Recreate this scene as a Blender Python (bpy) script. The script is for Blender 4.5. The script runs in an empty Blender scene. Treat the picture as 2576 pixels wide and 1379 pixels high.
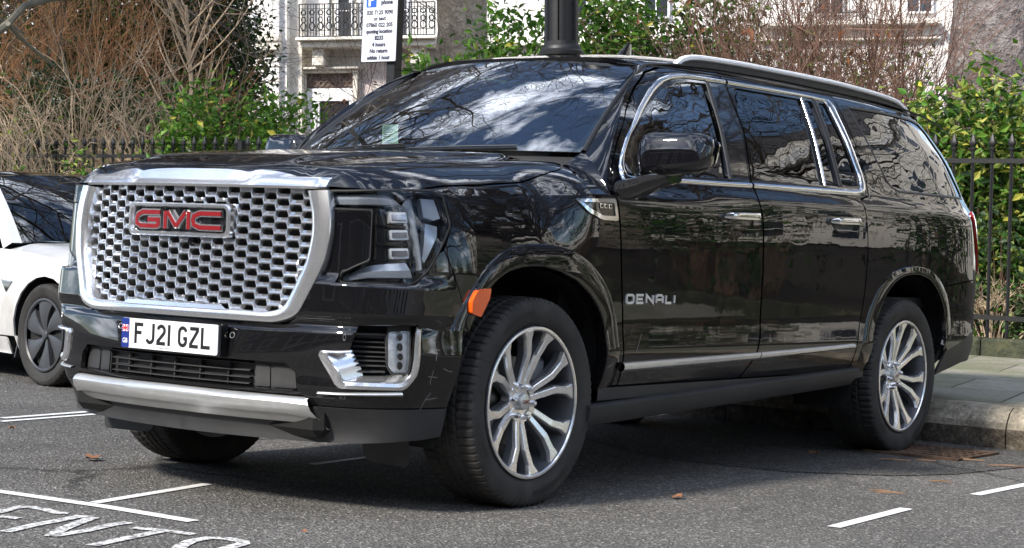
import bpy, math, random
import numpy as np
from mathutils import Matrix, Vector
from mathutils.geometry import delaunay_2d_cdt
random.seed(7); rng=np.random.default_rng(7)
SC_=bpy.context.scene; COL=SC_.collection
# ---------------- camera ----------------
CAM=np.array([5.99582,5.29501,1.01694])
DV=np.array([-0.80382221,-0.59470616,-0.01394363]); RV=np.array([-0.59472596,0.80289224,0.04080531])
UV=np.cross(RV,DV); R0=np.cross(DV,[0,0,1.]); R0/=np.linalg.norm(R0); U0=np.cross(R0,DV)
RG=np.stack([R0,U0,DV],1)@np.stack([RV,UV,DV],1).T          # road plane (cambered street) -> true world
def GP(x,y,z=0.): return CAM+RG@(np.array([x,y,z],float)-CAM)
_t=CAM-RG@CAM
MG=Matrix([[*RG[0],_t[0]],[*RG[1],_t[1]],[*RG[2],_t[2]],[0,0,0,1]])
FPX,PW,PH=4720.67,2575.,1379.
def at(X,Y,dep): return CAM+dep*(DV+((X-PW/2)/FPX)*R0-((Y-PH/2)/FPX)*U0)
cd=bpy.data.cameras.new('camera'); cam=bpy.data.objects.new('camera',cd); COL.objects.link(cam)
cd.sensor_width=36; cd.lens=36*FPX/PW; cd.clip_end=600; cd.clip_start=.1
m=Matrix([[R0[0],U0[0],-DV[0],CAM[0]],[R0[1],U0[1],-DV[1],CAM[1]],[R0[2],U0[2],-DV[2],CAM[2]],[0,0,0,1]])
cam.matrix_world=m; SC_.camera=cam
# ---------------- light ----------------
SUN_EL,SUN_AZ=math.radians(38),math.radians(-8)     # azimuth measured from +X towards +Y
w=bpy.data.worlds.new('World'); SC_.world=w; w.use_nodes=True
nt=w.node_tree; N=nt.nodes; N.clear()
out=N.new('ShaderNodeOutputWorld'); bg=N.new('ShaderNodeBackground'); sky=N.new('ShaderNodeTexSky')
sky.sky_type='NISHITA'; sky.sun_disc=False; sky.sun_elevation=SUN_EL; sky.sun_rotation=math.radians(90)-SUN_AZ
sky.air_density=1.0; sky.dust_density=.6; sky.ozone_density=2.5
tc=N.new('ShaderNodeTexCoord'); mp=N.new('ShaderNodeMapping'); mp.inputs['Scale'].default_value=(1,1,2.2)
no=N.new('ShaderNodeTexNoise'); no.inputs['Scale'].default_value=4.2; no.inputs['Detail'].default_value=8; no.inputs['Roughness'].default_value=.58
cr=N.new('ShaderNodeValToRGB'); cr.color_ramp.elements[0].position=.50; cr.color_ramp.elements[1].position=.64
mix=N.new('ShaderNodeMix'); mix.data_type='RGBA'
mix.inputs[7].default_value=(18,19,21,1)
L=nt.links.new
L(tc.outputs['Generated'],mp.inputs[0]); L(mp.outputs[0],no.inputs['Vector']); L(no.outputs['Fac'],cr.inputs[0])
L(cr.outputs[0],mix.inputs[0]); L(sky.outputs[0],mix.inputs[6]); L(mix.outputs[2],bg.inputs[0]); L(bg.outputs[0],out.inputs[0])
bg.inputs[1].default_value=.145
sl=bpy.data.lights.new('sun','SUN'); sl.energy=4.0; sl.angle=math.radians(7); sl.color=(1,.94,.85)
so=bpy.data.objects.new('sun',sl); COL.objects.link(so)
sd=Vector((math.cos(SUN_EL)*math.cos(SUN_AZ),math.cos(SUN_EL)*math.sin(SUN_AZ),math.sin(SUN_EL)))
so.rotation_euler=sd.to_track_quat('Z','Y').to_euler(); so.location=(10,0,20)
vs=SC_.view_settings; vs.view_transform='Standard'; vs.look='None'; vs.exposure=0.80; vs.gamma=1
SC_.cycles.max_bounces=8; SC_.cycles.transparent_max_bounces=16; SC_.cycles.use_denoising=True
# ---------------- helpers ----------------
def nodes(name):
    M=bpy.data.materials.new(name); M.use_nodes=True; n=M.node_tree
    return M,n,n.nodes['Principled BSDF']
def setc(b,base,rough,metal=0,coat=0,spec=.5,ior=1.5):
    b.inputs['Base Color'].default_value=(*base,1) if len(base)==3 else base
    b.inputs['Roughness'].default_value=rough; b.inputs['Metallic'].default_value=metal
    b.inputs['Coat Weight'].default_value=coat; b.inputs['Coat Roughness'].default_value=.02
    b.inputs['Specular IOR Level'].default_value=spec; b.inputs['IOR'].default_value=ior
def noise(n,scale,detail=4,rough=.6,coord='Object',mscale=None):
    t=n.nodes.new('ShaderNodeTexCoord'); x=n.nodes.new('ShaderNodeTexNoise')
    x.inputs['Scale'].default_value=scale; x.inputs['Detail'].default_value=detail; x.inputs['Roughness'].default_value=rough
    if mscale:
        mm=n.nodes.new('ShaderNodeMapping'); mm.inputs['Scale'].default_value=mscale
        n.links.new(t.outputs[coord],mm.inputs[0]); n.links.new(mm.outputs[0],x.inputs['Vector'])
    else: n.links.new(t.outputs[coord],x.inputs['Vector'])
    return x
def ramp(n,src,stops):
    r=n.nodes.new('ShaderNodeValToRGB'); e=r.color_ramp.elements
    while len(e)<len(stops): e.new(.5)
    for k,(p,c) in enumerate(stops):
        e[k].position=p; e[k].color=(*c,1) if hasattr(c,'__len__') else (c,c,c,1)
    n.links.new(src,r.inputs[0]); return r
def bump(n,b,src,st,dist=.01):
    k=n.nodes.new('ShaderNodeBump'); k.inputs['Strength'].default_value=st; k.inputs['Distance'].default_value=dist
    n.links.new(src,k.inputs['Height']); n.links.new(k.outputs[0],b.inputs['Normal']); return k
def mixc(n,fac,a,b):
    m=n.nodes.new('ShaderNodeMix'); m.data_type='RGBA'
    for s,i in ((fac,0),(a,6),(b,7)):
        if hasattr(s,'is_linked') or hasattr(s,'links'): n.links.new(s,m.inputs[i])
        else: m.inputs[i].default_value=s if i==0 else ((*s,1) if len(s)==3 else s)
    return m.outputs[2]
def simple(name,base,rough,metal=0,coat=0,spec=.5,var=0,vs_=20,bmp=0,bs=60,bd=.002):
    M,n,b=nodes(name); setc(b,base,rough,metal,coat,spec)
    if var:
        x=noise(n,vs_); r=ramp(n,x.outputs['Fac'],[(.3,tuple(c*(1-var) for c in base)),(.7,tuple(min(1,c*(1+var)) for c in base))])
        n.links.new(r.outputs[0],b.inputs['Base Color'])
    if bmp: bump(n,b,noise(n,bs).outputs['Fac'],bmp,bd)
    return M
class MB:
    def __init__(s): s.v=[];s.n=[];s.f=[];s.mi=[];s.k=0
    def add(s,V,F,NR=None,mi=0,mir=False):
        V=np.asarray(V,float).reshape(-1,3)
        if mir: V=V*[1,-1,1]; F=[tuple(reversed(f)) for f in F]
        if NR is not None and mir: NR=np.asarray(NR)*[1,-1,1]
        s.v.append(V); s.n.append(np.zeros_like(V) if NR is None else np.asarray(NR,float))
        s.f+= [tuple(int(i)+s.k for i in f) for f in F]; s.mi+=[mi]*len(F); s.k+=len(V); return s
    def build(s,name,mats,parent=None,smooth=35,xf=None):
        V=np.concatenate(s.v) if s.v else np.zeros((0,3))
        if xf is not None: V=V@np.array(xf)[:3,:3].T+np.array(xf)[:3,3]
        me=bpy.data.meshes.new(name); me.from_pydata(V.tolist(),[],s.f); me.validate(clean_customdata=False)
        if not isinstance(mats,(list,tuple)): mats=[mats]
        for m in mats: me.materials.append(m)
        if len(mats)>1 and len(me.polygons)==len(s.mi): me.polygons.foreach_set('material_index',s.mi)
        if smooth is not None:
            me.polygons.foreach_set('use_smooth',[True]*len(me.polygons))
            me.set_sharp_from_angle(angle=math.radians(smooth))
            NR=np.concatenate(s.n)
            if np.abs(NR).max()>0 and len(me.vertices)==len(NR):
                me.normals_split_custom_set_from_vertices(NR.tolist())
        me.update()
        o=bpy.data.objects.new(name,me); COL.objects.link(o)
        if parent: o.parent=parent
        return o
def tag(o,label=None,cat=None,group=None,kind=None):
    for k,v in (('label',label),('category',cat),('group',group),('kind',kind)):
        if v: o[k]=v
    return o
def empty(name,loc=(0,0,0),rz=0,mat=None,**k):
    o=bpy.data.objects.new(name,None); COL.objects.link(o); o.empty_display_size=.2
    if mat is not None: o.matrix_world=mat
    else: o.location=loc; o.rotation_euler=(0,0,rz)
    return tag(o,**k)
def kids(o): return [c for c in bpy.data.objects if c.parent==o]
def copy_tree(o,parent=None,**k):
    c=o.copy(); COL.objects.link(c); c.parent=parent
    for ch in kids(o): copy_tree(ch,c)
    return tag(c,**k)
def basis(d):
    d=np.asarray(d,float); d=d/np.linalg.norm(d); a=np.array([0,0,1.]) if abs(d[2])<.9 else np.array([1.,0,0])
    u=np.cross(a,d); u/=np.linalg.norm(u); return u,np.cross(d,u),d
def tube(mb,path,rad,n=8,cap=True,mi=0,mir=False):
    P=np.asarray(path,float); R=np.full(len(P),rad) if np.isscalar(rad) else np.asarray(rad,float)
    T=np.gradient(P,axis=0); V=[];u=None
    for i in range(len(P)):
        t=T[i]/max(np.linalg.norm(T[i]),1e-9)
        if u is None: u,_,_=basis(t)
        else:
            u=u-t*np.dot(u,t); u/=max(np.linalg.norm(u),1e-9)
        w_=np.cross(t,u); a=np.arange(n)*2*np.pi/n
        V.append(P[i]+R[i]*(np.cos(a)[:,None]*u+np.sin(a)[:,None]*w_))
    F=[(i*n+j,i*n+(j+1)%n,(i+1)*n+(j+1)%n,(i+1)*n+j) for i in range(len(P)-1) for j in range(n)]
    if cap: F+= [tuple(range(n))[::-1],tuple((len(P)-1)*n+j for j in range(n))]
    return mb.add(np.concatenate(V),F,mi=mi,mir=mir)
def loft(mb,rows,closed=False,mi=0,capends=False,mir=False,flip=False):
    rows=[np.asarray(r,float) for r in rows]; n=len(rows[0]); m=n if closed else n-1
    F=[(i*n+j,i*n+(j+1)%n,(i+1)*n+(j+1)%n,(i+1)*n+j) for i in range(len(rows)-1) for j in range(m)]
    if capends: F+=[tuple(range(n))[::-1],tuple((len(rows)-1)*n+j for j in range(n))]
    if flip: F=[f[::-1] for f in F]
    return mb.add(np.concatenate(rows),F,mi=mi,mir=mir)
def box(mb,c,s,b=0.,R=None,mi=0,mir=False):
    c=np.array(c,float); h=np.array(s,float)/2; b=min(b,h.min()*.9)
    if b<=0:
        V=np.array([[x,y,z] for z in(-1,1) for y in(-1,1) for x in(-1,1)])*h
        F=[(0,2,3,1),(4,5,7,6),(0,1,5,4),(2,6,7,3),(0,4,6,2),(1,3,7,5)]
    else:
        V=[];ix={}
        for sx in(-1,1):
            for sy in(-1,1):
                for sz in(-1,1):
                    sg=np.array([sx,sy,sz])
                    for a in range(3):
                        q=h-b; q=q.copy(); q[a]=h[a]; ix[(sx,sy,sz,a)]=len(V); V.append(sg*q)
        F=[]
        def face(L):
            P=np.array([V[i] for i in L]); nn=np.cross(P[1]-P[0],P[2]-P[0])
            F.append(tuple(L) if nn@P.mean(0)>0 else tuple(L[::-1]))
        S=(-1,1)
        for a in range(3):
            o1,o2=[k for k in range(3) if k!=a]
            for sg in S:
                L=[]
                for p,q in((-1,-1),(1,-1),(1,1),(-1,1)):
                    k=[0,0,0];k[a]=sg;k[o1]=p;k[o2]=q;L.append(ix[(*k,a)])
                face(L)
            for p in S:
                for q in S:
                    k=[0,0,0];k[o1]=p;k[o2]=q; L=[]
                    for e,ax in((-1,o1),(1,o1),(1,o2),(-1,o2)):
                        kk=list(k);kk[a]=e;L.append(ix[(*kk,ax)])
                    face(L)
        for sx in S:
            for sy in S:
                for sz in S: face([ix[(sx,sy,sz,a)] for a in range(3)])
        V=np.array(V)
    if R is not None: V=V@np.array(R).T
    return mb.add(V+c,F,mi=mi,mir=mir)
def rotz(a): c,s=math.cos(a),math.sin(a); return np.array([[c,-s,0],[s,c,0],[0,0,1.]])
def roty(a): c,s=math.cos(a),math.sin(a); return np.array([[c,0,s],[0,1,0],[-s,0,c]])
def rotx(a): c,s=math.cos(a),math.sin(a); return np.array([[1,0,0],[0,c,-s],[0,s,c]])
def inpoly(P,poly):
    P=np.asarray(P); q=np.asarray(poly); x,y=P[:,0],P[:,1]; r=np.zeros(len(P),bool); j=len(q)-1
    for i in range(len(q)):
        c=((q[i,1]>y)!=(q[j,1]>y))&(x<(q[j,0]-q[i,0])*(y-q[i,1])/(q[j,1]-q[i,1]+1e-15)+q[i,0]); r^=c; j=i
    return r
def resamp(p,n=None,step=None,closed=False):
    p=np.asarray(p,float)
    if closed: p=np.vstack([p,p[:1]])
    d=np.r_[0,np.cumsum(np.linalg.norm(np.diff(p,axis=0),axis=1))]
    if n is None: n=max(2,int(d[-1]/step)+1)
    t=np.linspace(0,d[-1],n+1)[:-1] if closed else np.linspace(0,d[-1],n)
    return np.stack([np.interp(t,d,p[:,k]) for k in range(p.shape[1])],1)
def subdiv(p,step,closed=True):
    p=np.asarray(p,float); o=[]
    for i in range(len(p) if closed else len(p)-1):
        a,b=p[i],p[(i+1)%len(p)]; k=max(1,int(np.linalg.norm(b-a)/step+.5))
        o+=[a+(b-a)*t/k for t in range(k)]
    if not closed: o.append(p[-1])
    return np.array(o)
def rnd(p,r,k=4,closed=True):
    """round the corners of a polygon/polyline"""
    p=np.asarray(p,float); o=[]; n=len(p)
    for i in range(n):
        if not closed and i in(0,n-1): o.append(p[i]); continue
        a,b,c=p[i-1],p[i],p[(i+1)%n]; rr=r[i] if hasattr(r,'__len__') else r
        la,lc=np.linalg.norm(a-b),np.linalg.norm(c-b); d=min(rr,la*.45,lc*.45)
        q0=b+(a-b)/la*d; q2=b+(c-b)/lc*d
        for t in np.linspace(0,1,k+1): o.append((1-t)**2*q0+2*t*(1-t)*b+t*t*q2)
    return np.array(o)
def tri(poly,holes=(),step=.04,bstep=None):
    bstep=bstep or step; loops=[subdiv(poly,bstep)]+[subdiv(h,bstep) for h in holes]
    V=[];E=[];k=0
    for l in loops:
        V+=l.tolist(); E+=[(k+i,k+(i+1)%len(l)) for i in range(len(l))]; k+=len(l)
    lo,hi=loops[0].min(0),loops[0].max(0)
    gx,gy=np.meshgrid(np.arange(lo[0]+step*.5,hi[0],step),np.arange(lo[1]+step*.5,hi[1],step),indexing='ij')
    g=np.stack([gx.ravel(),gy.ravel()],1)
    if len(g):
        m=inpoly(g,loops[0])
        for h in loops[1:]: m&=~inpoly(h*0+0 if 0 else g,h)
        B=np.array(V); g=g[m]
        if len(g):
            dmin=np.array([((B-q)**2).sum(1).min() for q in g]); g=g[dmin>(step*.35)**2]
        V+=g.tolist()
    r=delaunay_2d_cdt([Vector(v) for v in V],E,[],0,1e-6)
    P=np.array([tuple(v) for v in r[0]]); F=np.array([tuple(f) for f in r[2]])
    c=P[F].mean(1); m=inpoly(c,loops[0])
    for h in loops[1:]: m&=~inpoly(c,h)
    F=F[m]; a=P[F]; ar=(a[:,1,0]-a[:,0,0])*(a[:,2,1]-a[:,0,1])-(a[:,1,1]-a[:,0,1])*(a[:,2,0]-a[:,0,0])
    F[ar<0]=F[ar<0][:,::-1]; F=F[np.abs(ar)>1e-9]
    return P,F,loops
def nrm(F,a,b,h=2e-3):
    da=F(a+h,b)-F(a-h,b); db=F(a,b+h)-F(a,b-h); n=np.cross(da,db); n/=np.maximum(np.linalg.norm(n,axis=-1,keepdims=True),1e-12)
    return n
def patch(mb,F,poly,holes=(),step=.04,off=0.,fl=.012,flip=False,mir=False,mi=0,sg=1,bstep=None,edge=True):
    """piece of surface F(a,b) inside a polygon, raised by off, with a return flange of depth fl"""
    P,T_,loops=tri(poly,holes,step,bstep); a,b=P[:,0],P[:,1]; n=nrm(F,a,b)*sg; V=F(a,b)+n*off
    T2=T_ if sg>0 else T_[:,::-1]
    mb.add(V,T2.tolist(),n,mi=mi,mir=mir)
    if fl:
        for li,l in enumerate(loops):
            area=np.sum(l[:,0]*np.roll(l[:,1],-1)-np.roll(l[:,0],-1)*l[:,1]); 
            nn=nrm(F,l[:,0],l[:,1])*sg; top=F(l[:,0],l[:,1])+nn*off; bot=top-nn*fl; k=len(l)
            Fc=[(i,i+k,(i+1)%k+k,(i+1)%k) for i in range(k)]
            if ((area>0)!=(li>0))!=(sg>0): Fc=[f[::-1] for f in Fc]
            mb.add(np.vstack([top,bot]),Fc,mi=mi,mir=mir)
    return mb
def band(mb,F,A,Bp,h,n=None,closed=False,mi=0,mir=False,sg=1,base=0.,k=7,pw=.6,prof=None):
    """raised moulding on surface F between parameter lines A and Bp"""
    if n is None: n=max(2,int(np.linalg.norm(np.diff(np.asarray(A,float),axis=0),axis=1).sum()/.03)+2)
    A=resamp(A,n,closed=closed); Bp=resamp(Bp,n,closed=closed)
    if prof is None:
        ts=(1-np.cos(np.linspace(0,np.pi,k)))/2; prof=[(t,h*math.sin(math.pi*max(1e-4,min(1-1e-4,t)))**pw) for t in ts]
    rows=[]
    for t,hh in prof:
        q=A*(1-t)+Bp*t; nn=nrm(F,q[:,0],q[:,1])*sg; rows.append(F(q[:,0],q[:,1])+nn*(base+hh))
    V=np.stack(rows,1); m=len(prof); R=[V[i] for i in range(n)]
    if closed: R.append(V[0])
    c=np.cross(V[1].mean(0)-V[0].mean(0),V[0][-1]-V[0][0]) @ (nrm(F,A[0:1,0],A[0:1,1])[0]*sg)
    return loft(mb,R,mi=mi,mir=mir,flip=(c>0))
def textmesh(s,size=1.,align='CENTER',sp=1.,bold=0.):
    cu=bpy.data.curves.new('t','FONT'); cu.body=s; cu.size=size; cu.align_x=align; cu.space_character=sp; cu.offset=bold*size; cu.resolution_u=3
    o=bpy.data.objects.new('t',cu); COL.objects.link(o); me=o.to_mesh()
    V=np.array([v.co[:] for v in me.vertices]).reshape(-1,3); F=[tuple(p.vertices) for p in me.polygons]
    o.to_mesh_clear(); bpy.data.objects.remove(o); bpy.data.curves.remove(cu)
    return V,F
def ribbon(path,w):
    p=np.asarray(path,float); n=len(p); cl=np.allclose(p[0],p[-1]) and n>3; L=[];R=[]
    for i in range(n):
        if cl: a,b=p[(i-1)%(n-1)],p[(i+1)%(n-1)]
        else: a,b=p[max(0,i-1)],p[min(n-1,i+1)]
        d1=p[i]-a; d2=b-p[i]
        l1,l2=np.linalg.norm(d1),np.linalg.norm(d2)
        d1=d1/l1 if l1>1e-9 else d2/l2; d2=d2/l2 if l2>1e-9 else d1
        n1=np.array([-d1[1],d1[0]]); n2=np.array([-d2[1],d2[0]]); mm=n1+n2; mm/=np.linalg.norm(mm)
        s=w/2/max(.35,mm@n1); L.append(p[i]+mm*s); R.append(p[i]-mm*s)
    return np.array(L),np.array(R)
def strokes(mb,paths,w,mapf,h0,h1,mi=0):
    """solid lettering strokes; mapf(u,v,h)->xyz"""
    for p in paths:
        L,R=ribbon(p,w); n=len(L); k=4
        rows=[]
        for i in range(n):
            rows.append(np.array([mapf(*L[i],h0),mapf(*L[i],h1),mapf(*R[i],h1),mapf(*R[i],h0)]))
        loft(mb,rows,closed=True,capends=True,mi=mi)
    return mb
def arcp(cx,cy,rx,ry,a0,a1,n=8):
    t=np.radians(np.linspace(a0,a1,n)); return [(cx+rx*math.cos(x),cy+ry*math.sin(x)) for x in t]

def pchip(xs,ys):
    xs=np.array(xs,float);ys=np.array(ys,float)
    if xs[0]>xs[-1]: xs=xs[::-1];ys=ys[::-1]
    h=np.diff(xs);dl=np.diff(ys)/h;m=np.zeros(len(xs))
    m[0]=dl[0];m[-1]=dl[-1]
    for i in range(1,len(xs)-1):
        if dl[i-1]*dl[i]>0:
            w1=2*h[i]+h[i-1];w2=h[i]+2*h[i-1];m[i]=(w1+w2)/(w1/dl[i-1]+w2/dl[i])
    def f(x):
        x=np.clip(np.asarray(x,float),xs[0],xs[-1]);i=np.clip(np.searchsorted(xs,x)-1,0,len(h)-1)
        t=(x-xs[i])/h[i];t2=t*t;t3=t2*t
        return (2*t3-3*t2+1)*ys[i]+(t3-2*t2+t)*h[i]*m[i]+(3*t2-2*t3)*ys[i+1]+(t3-t2)*h[i]*m[i+1]
    return f
def sm(a,b,x):
    t=np.clip((np.asarray(x,float)-a)/(b-a),0,1);return t*t*(3-2*t)
_yb=pchip([-4.74,-4.72,-4.68,-4.6,-4.45,-4.25,-3.9,-3.4,-2,-.5,0,.4],[.62,.72,.80,.875,.935,.972,.995,1.008,1.01,1.01,1.008,1.0])
_pz=pchip([.25,.34,.42,.50,.56,.60,.66,.72,.80,.95,1.10,1.20,1.245,1.262,1.275,1.30,1.335,1.35,1.45,1.6,1.75,1.83,1.87,1.90,1.928],
 [-.085,-.06,-.045,-.018,-.004,.0,-.005,-.008,-.006,-.002,.003,.0,-.006,-.010,-.018,-.036,-.052,-.060,-.100,-.162,-.232,-.270,-.295,-.325,-.37])
_lift=pchip([-4.6,-2.75,-1,0.4],[.055,.042,0.0,-.02])
_rc=pchip([-.9,-1.0,-1.15,-1.3,-1.55,-1.9,-2.5,-3.2,-3.8,-4.2,-4.45,-4.74],[1.84,1.885,1.918,1.942,1.965,1.980,1.988,1.983,1.97,1.945,1.91,1.83])
def zr(x): return _rc(x)-.057
def pz(x,z):
    z=np.asarray(z,float)
    return _pz(z-_lift(x)*sm(.75,1.15,z)*sm(1.95,1.6,z)+(1.928-zr(x))*sm(1.55,1.88,z))
_xf=pchip([.30,.36,.42,.47,.55,.62,.70,.80,.95,1.10,1.20,1.26,1.30],[.93,.955,1.0,1.015,1.01,1.0,.985,.972,.960,.950,.940,.930,.90])
S0,S1,SC=.4,1.15,1.9
def _bow(z): return .10+.035*sm(.70,.5,z)
def front_x(y,z): return _xf(z)-_bow(z)*(np.abs(y)/.75)**2.2
def B(s,z):
    s,z=np.broadcast_arrays(np.asarray(s,float),np.asarray(z,float))
    xs=np.minimum(s,S0);Y=_yb(xs)+pz(xs,z)-.080*np.clip((z-.91)/.32,0,1.2)**1.45*sm(-.36,.02,s)
    x=xs.copy();y=Y.copy()
    # corner bezier
    t=np.clip((s-S0)/(S1-S0),0,1)
    x3=front_x(.75,z);sl=-_bow(z)*2.2/.75
    a=.30;b=.10
    p0x,p0y=S0,Y;p1x,p1y=S0+a*.9,Y-.004;p2x,p2y=x3+sl*b,.75+b;p3x,p3y=x3,.75
    bx=(1-t)**3*p0x+3*t*(1-t)**2*p1x+3*t*t*(1-t)*p2x+t**3*p3x
    by=(1-t)**3*p0y+3*t*(1-t)**2*p1y+3*t*t*(1-t)*p2y+t**3*p3y
    m=(s>S0)&(s<S1);x=np.where(m,bx,x);y=np.where(m,by,y)
    yf=SC-s;m=s>=S1
    x=np.where(m,front_x(yf,z),x);y=np.where(m,yf,y)
    x=x-(z-1.0)*.22*sm(-3.5,-4.7,s)*(z>1.0)*np.where(s<0,-1,0)
    return np.stack([x,y,z],-1)
_zc=pchip([.95,.90,.85,.7,.4,0,-.3,-.7],[1.25,1.282,1.303,1.334,1.368,1.393,1.41,1.425])
_zs=pchip([.95,.8,.6,0,-.5,-.8],[1.222,1.208,1.203,1.228,1.252,1.262])
_ss=np.linspace(-.8,1.9,271)
_q=B(_ss,1.2)
for _ in range(4): _q=B(_ss,_zs(_q[:,0]))
_qx,_qy=_q[::-1,0].copy(),_q[::-1,1].copy()
def _ys(x): return np.interp(-np.asarray(x,float),-_qx,_qy) if _qx[0]>_qx[-1] else np.interp(x,_qx,_qy)
_g=pchip([0,.3,.5,.65,.75,.82,.88,.93,.97,1.0,1.1],[0,.02,.06,.12,.19,.30,.46,.65,.86,1.0,1.6])
def T(x,y):
    x,y=np.broadcast_arrays(np.asarray(x,float),np.asarray(y,float))
    w=np.abs(y)/np.maximum(_ys(x),.3)
    z=_zc(x)-(_zc(x)-_zs(x))*_g(w)
    k=sm(.88,.70,x)
    wid=.43+.10*sm(.8,-.5,x)
    z=z+k*(.014*sm(wid+.035,wid-.035,np.abs(y))) - k*.010*np.exp(-((np.abs(y)-wid-.11)/.07)**2)
    return np.stack([x,y,z],-1)
def Rf(x,y):
    x,y=np.broadcast_arrays(np.asarray(x,float),np.asarray(y,float))
    w=np.abs(y)/.65
    return np.stack([x,y,_rc(x)-.012*w**2-.045*w**6],-1)
# windscreen: u -1..1 across (+1 = left/driver-photo-right), v 0 base ..1 top
def WS(u,v):
    u,v=np.broadcast_arrays(np.asarray(u,float),np.asarray(v,float))
    yb,yt=.80,.655
    y=u*(yb+(yt-yb)*v)
    xb=-.36-.17*u**2;xt=-1.08-.12*u**2
    x=xb+(xt-xb)*v
    z=1.432+(1.895-1.432)*v+.035*4*v*(1-v)*.9-.03*u**2*v
    return np.stack([x,y,z],-1)
# ---------------- car materials ----------------
def paint(name,base,dust=True,dustc=(.16,.145,.12),amt=.035):
    M,n,b=nodes(name); setc(b,base,.35,0,1.0,.0 if base[0]<.1 else .3)
    w1=noise(n,2.6,2,.5); bm=bump(n,b,w1.outputs['Fac'],.10,.02)
    c2=noise(n,14,1,.5); b2=n.nodes.new('ShaderNodeBump'); b2.inputs['Strength'].default_value=.05; b2.inputs['Distance'].default_value=.004
    n.links.new(c2.outputs['Fac'],b2.inputs['Height']); n.links.new(bm.outputs[0],b2.inputs['Normal'])
    n.links.new(b2.outputs[0],b.inputs['Normal']); n.links.new(b2.outputs[0],b.inputs['Coat Normal'])
    if dust:
        t=n.nodes.new('ShaderNodeTexCoord'); s=n.nodes.new('ShaderNodeSeparateXYZ'); n.links.new(t.outputs['Object'],s.inputs[0])
        hgt=n.nodes.new('ShaderNodeMapRange'); hgt.inputs['From Min'].default_value=1.05; hgt.inputs['From Max'].default_value=.45
        hgt.inputs['To Min'].default_value=0; hgt.inputs['To Max'].default_value=1; n.links.new(s.outputs['Z'],hgt.inputs[0])
        d=noise(n,5,6,.7,mscale=(1,1,.5)); r=ramp(n,d.outputs['Fac'],[(.35,.25),(.75,1.)])
        mu=n.nodes.new('ShaderNodeMath'); mu.operation='MULTIPLY'; n.links.new(hgt.outputs[0],mu.inputs[0]); n.links.new(r.outputs[0],mu.inputs[1])
        sp=noise(n,160,2,.5); spr=ramp(n,sp.outputs['Fac'],[(.66,0.),(.74,.35)])
        mu2=n.nodes.new('ShaderNodeMath'); mu2.operation='MULTIPLY'; mu2.inputs[1].default_value=amt; n.links.new(mu.outputs[0],mu2.inputs[0])
        ad=n.nodes.new('ShaderNodeMath'); ad.operation='MULTIPLY_ADD'; n.links.new(spr.outputs[0],ad.inputs[0]); n.links.new(mu.outputs[0],ad.inputs[1]); n.links.new(mu2.outputs[0],ad.inputs[2])
        col=mixc(n,ad.outputs[0],base,dustc); n.links.new(col,b.inputs['Base Color']); b.inputs['Coat IOR'].default_value=1.66 if base[0]<.1 else 1.5
        cw=n.nodes.new('ShaderNodeMapRange'); cw.inputs['To Min'].default_value=1; cw.inputs['To Max'].default_value=.75; n.links.new(mu.outputs[0],cw.inputs[0]); n.links.new(cw.outputs[0],b.inputs['Coat Weight'])
        rr=n.nodes.new('ShaderNodeMapRange'); rr.inputs['To Min'].default_value=.02; rr.inputs['To Max'].default_value=.07; n.links.new(mu.outputs[0],rr.inputs[0]); n.links.new(rr.outputs[0],b.inputs['Coat Roughness'])
    return M
def glass(name,tint,alpha_r=1.0,rough=0.0,wav=.03):
    M=bpy.data.materials.new(name); M.use_nodes=True; n=M.node_tree; n.nodes.clear(); o=n.nodes.new('ShaderNodeOutputMaterial')
    tr=n.nodes.new('ShaderNodeBsdfTransparent'); tr.inputs[0].default_value=(*tint,1)
    gl=n.nodes.new('ShaderNodeBsdfGlossy'); gl.inputs['Roughness'].default_value=rough; gl.inputs[0].default_value=(.95,.97,1,1)
    fr=n.nodes.new('ShaderNodeFresnel'); fr.inputs[0].default_value=1.62
    mu=n.nodes.new('ShaderNodeMath'); mu.operation='MULTIPLY'; mu.use_clamp=True; mu.inputs[1].default_value=alpha_r*1.5
    mx=n.nodes.new('ShaderNodeMixShader'); nz=noise(n,2.2,2,.5); bp=n.nodes.new('ShaderNodeBump'); bp.inputs['Strength'].default_value=wav; bp.inputs['Distance'].default_value=.05
    n.links.new(nz.outputs['Fac'],bp.inputs['Height']); n.links.new(bp.outputs[0],gl.inputs['Normal'])
    n.links.new(fr.outputs[0],mu.inputs[0]); n.links.new(mu.outputs[0],mx.inputs[0]); n.links.new(tr.outputs[0],mx.inputs[1]); n.links.new(gl.outputs[0],mx.inputs[2])
    n.links.new(mx.outputs[0],o.inputs[0]); return M
BLACK=paint('black_gloss_paint',(.004,.004,.005))
CHROME=simple('chrome',(.82,.83,.85),.07,1)
SURR=simple('satin_chrome',(.84,.84,.85),.20,.92)
LETM=simple('letter_silver',(.75,.75,.76),.25,.5)
SATIN=simple('satin_silver',(.62,.62,.61),.30,.75,var=.06)
DARKCHR=simple('dark_chrome',(.30,.30,.32),.12,1)
PLASTIC=simple('black_plastic',(.026,.026,.027),.55,bmp=.25,bs=900,bd=.0006,var=.25,vs_=6)
DPLAST=simple('dull_dark_plastic',(.012,.012,.012),.7)
GLOSSB=simple('gloss_black',(.006,.006,.007),.06,0,1)
VOID=simple('void_black',(.004,.004,.004),.9)
RUBBER=simple('window_rubber',(.012,.012,.013),.45)
WSG=glass('windscreen_glass',(.45,.54,.52),1.7,wav=.12)
SIDEG=glass('side_glass',(.30,.36,.34),1.35,wav=.10)
PRIVG=glass('privacy_glass',(.02,.02,.025),.75,wav=.08)
LENS=glass('lens_glass',(.98,.99,1.0),.42,wav=.0)
AMBER=simple('amber_lens',(.85,.11,.01),.12,0,1,bmp=.4,bs=120,bd=.004)
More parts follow.
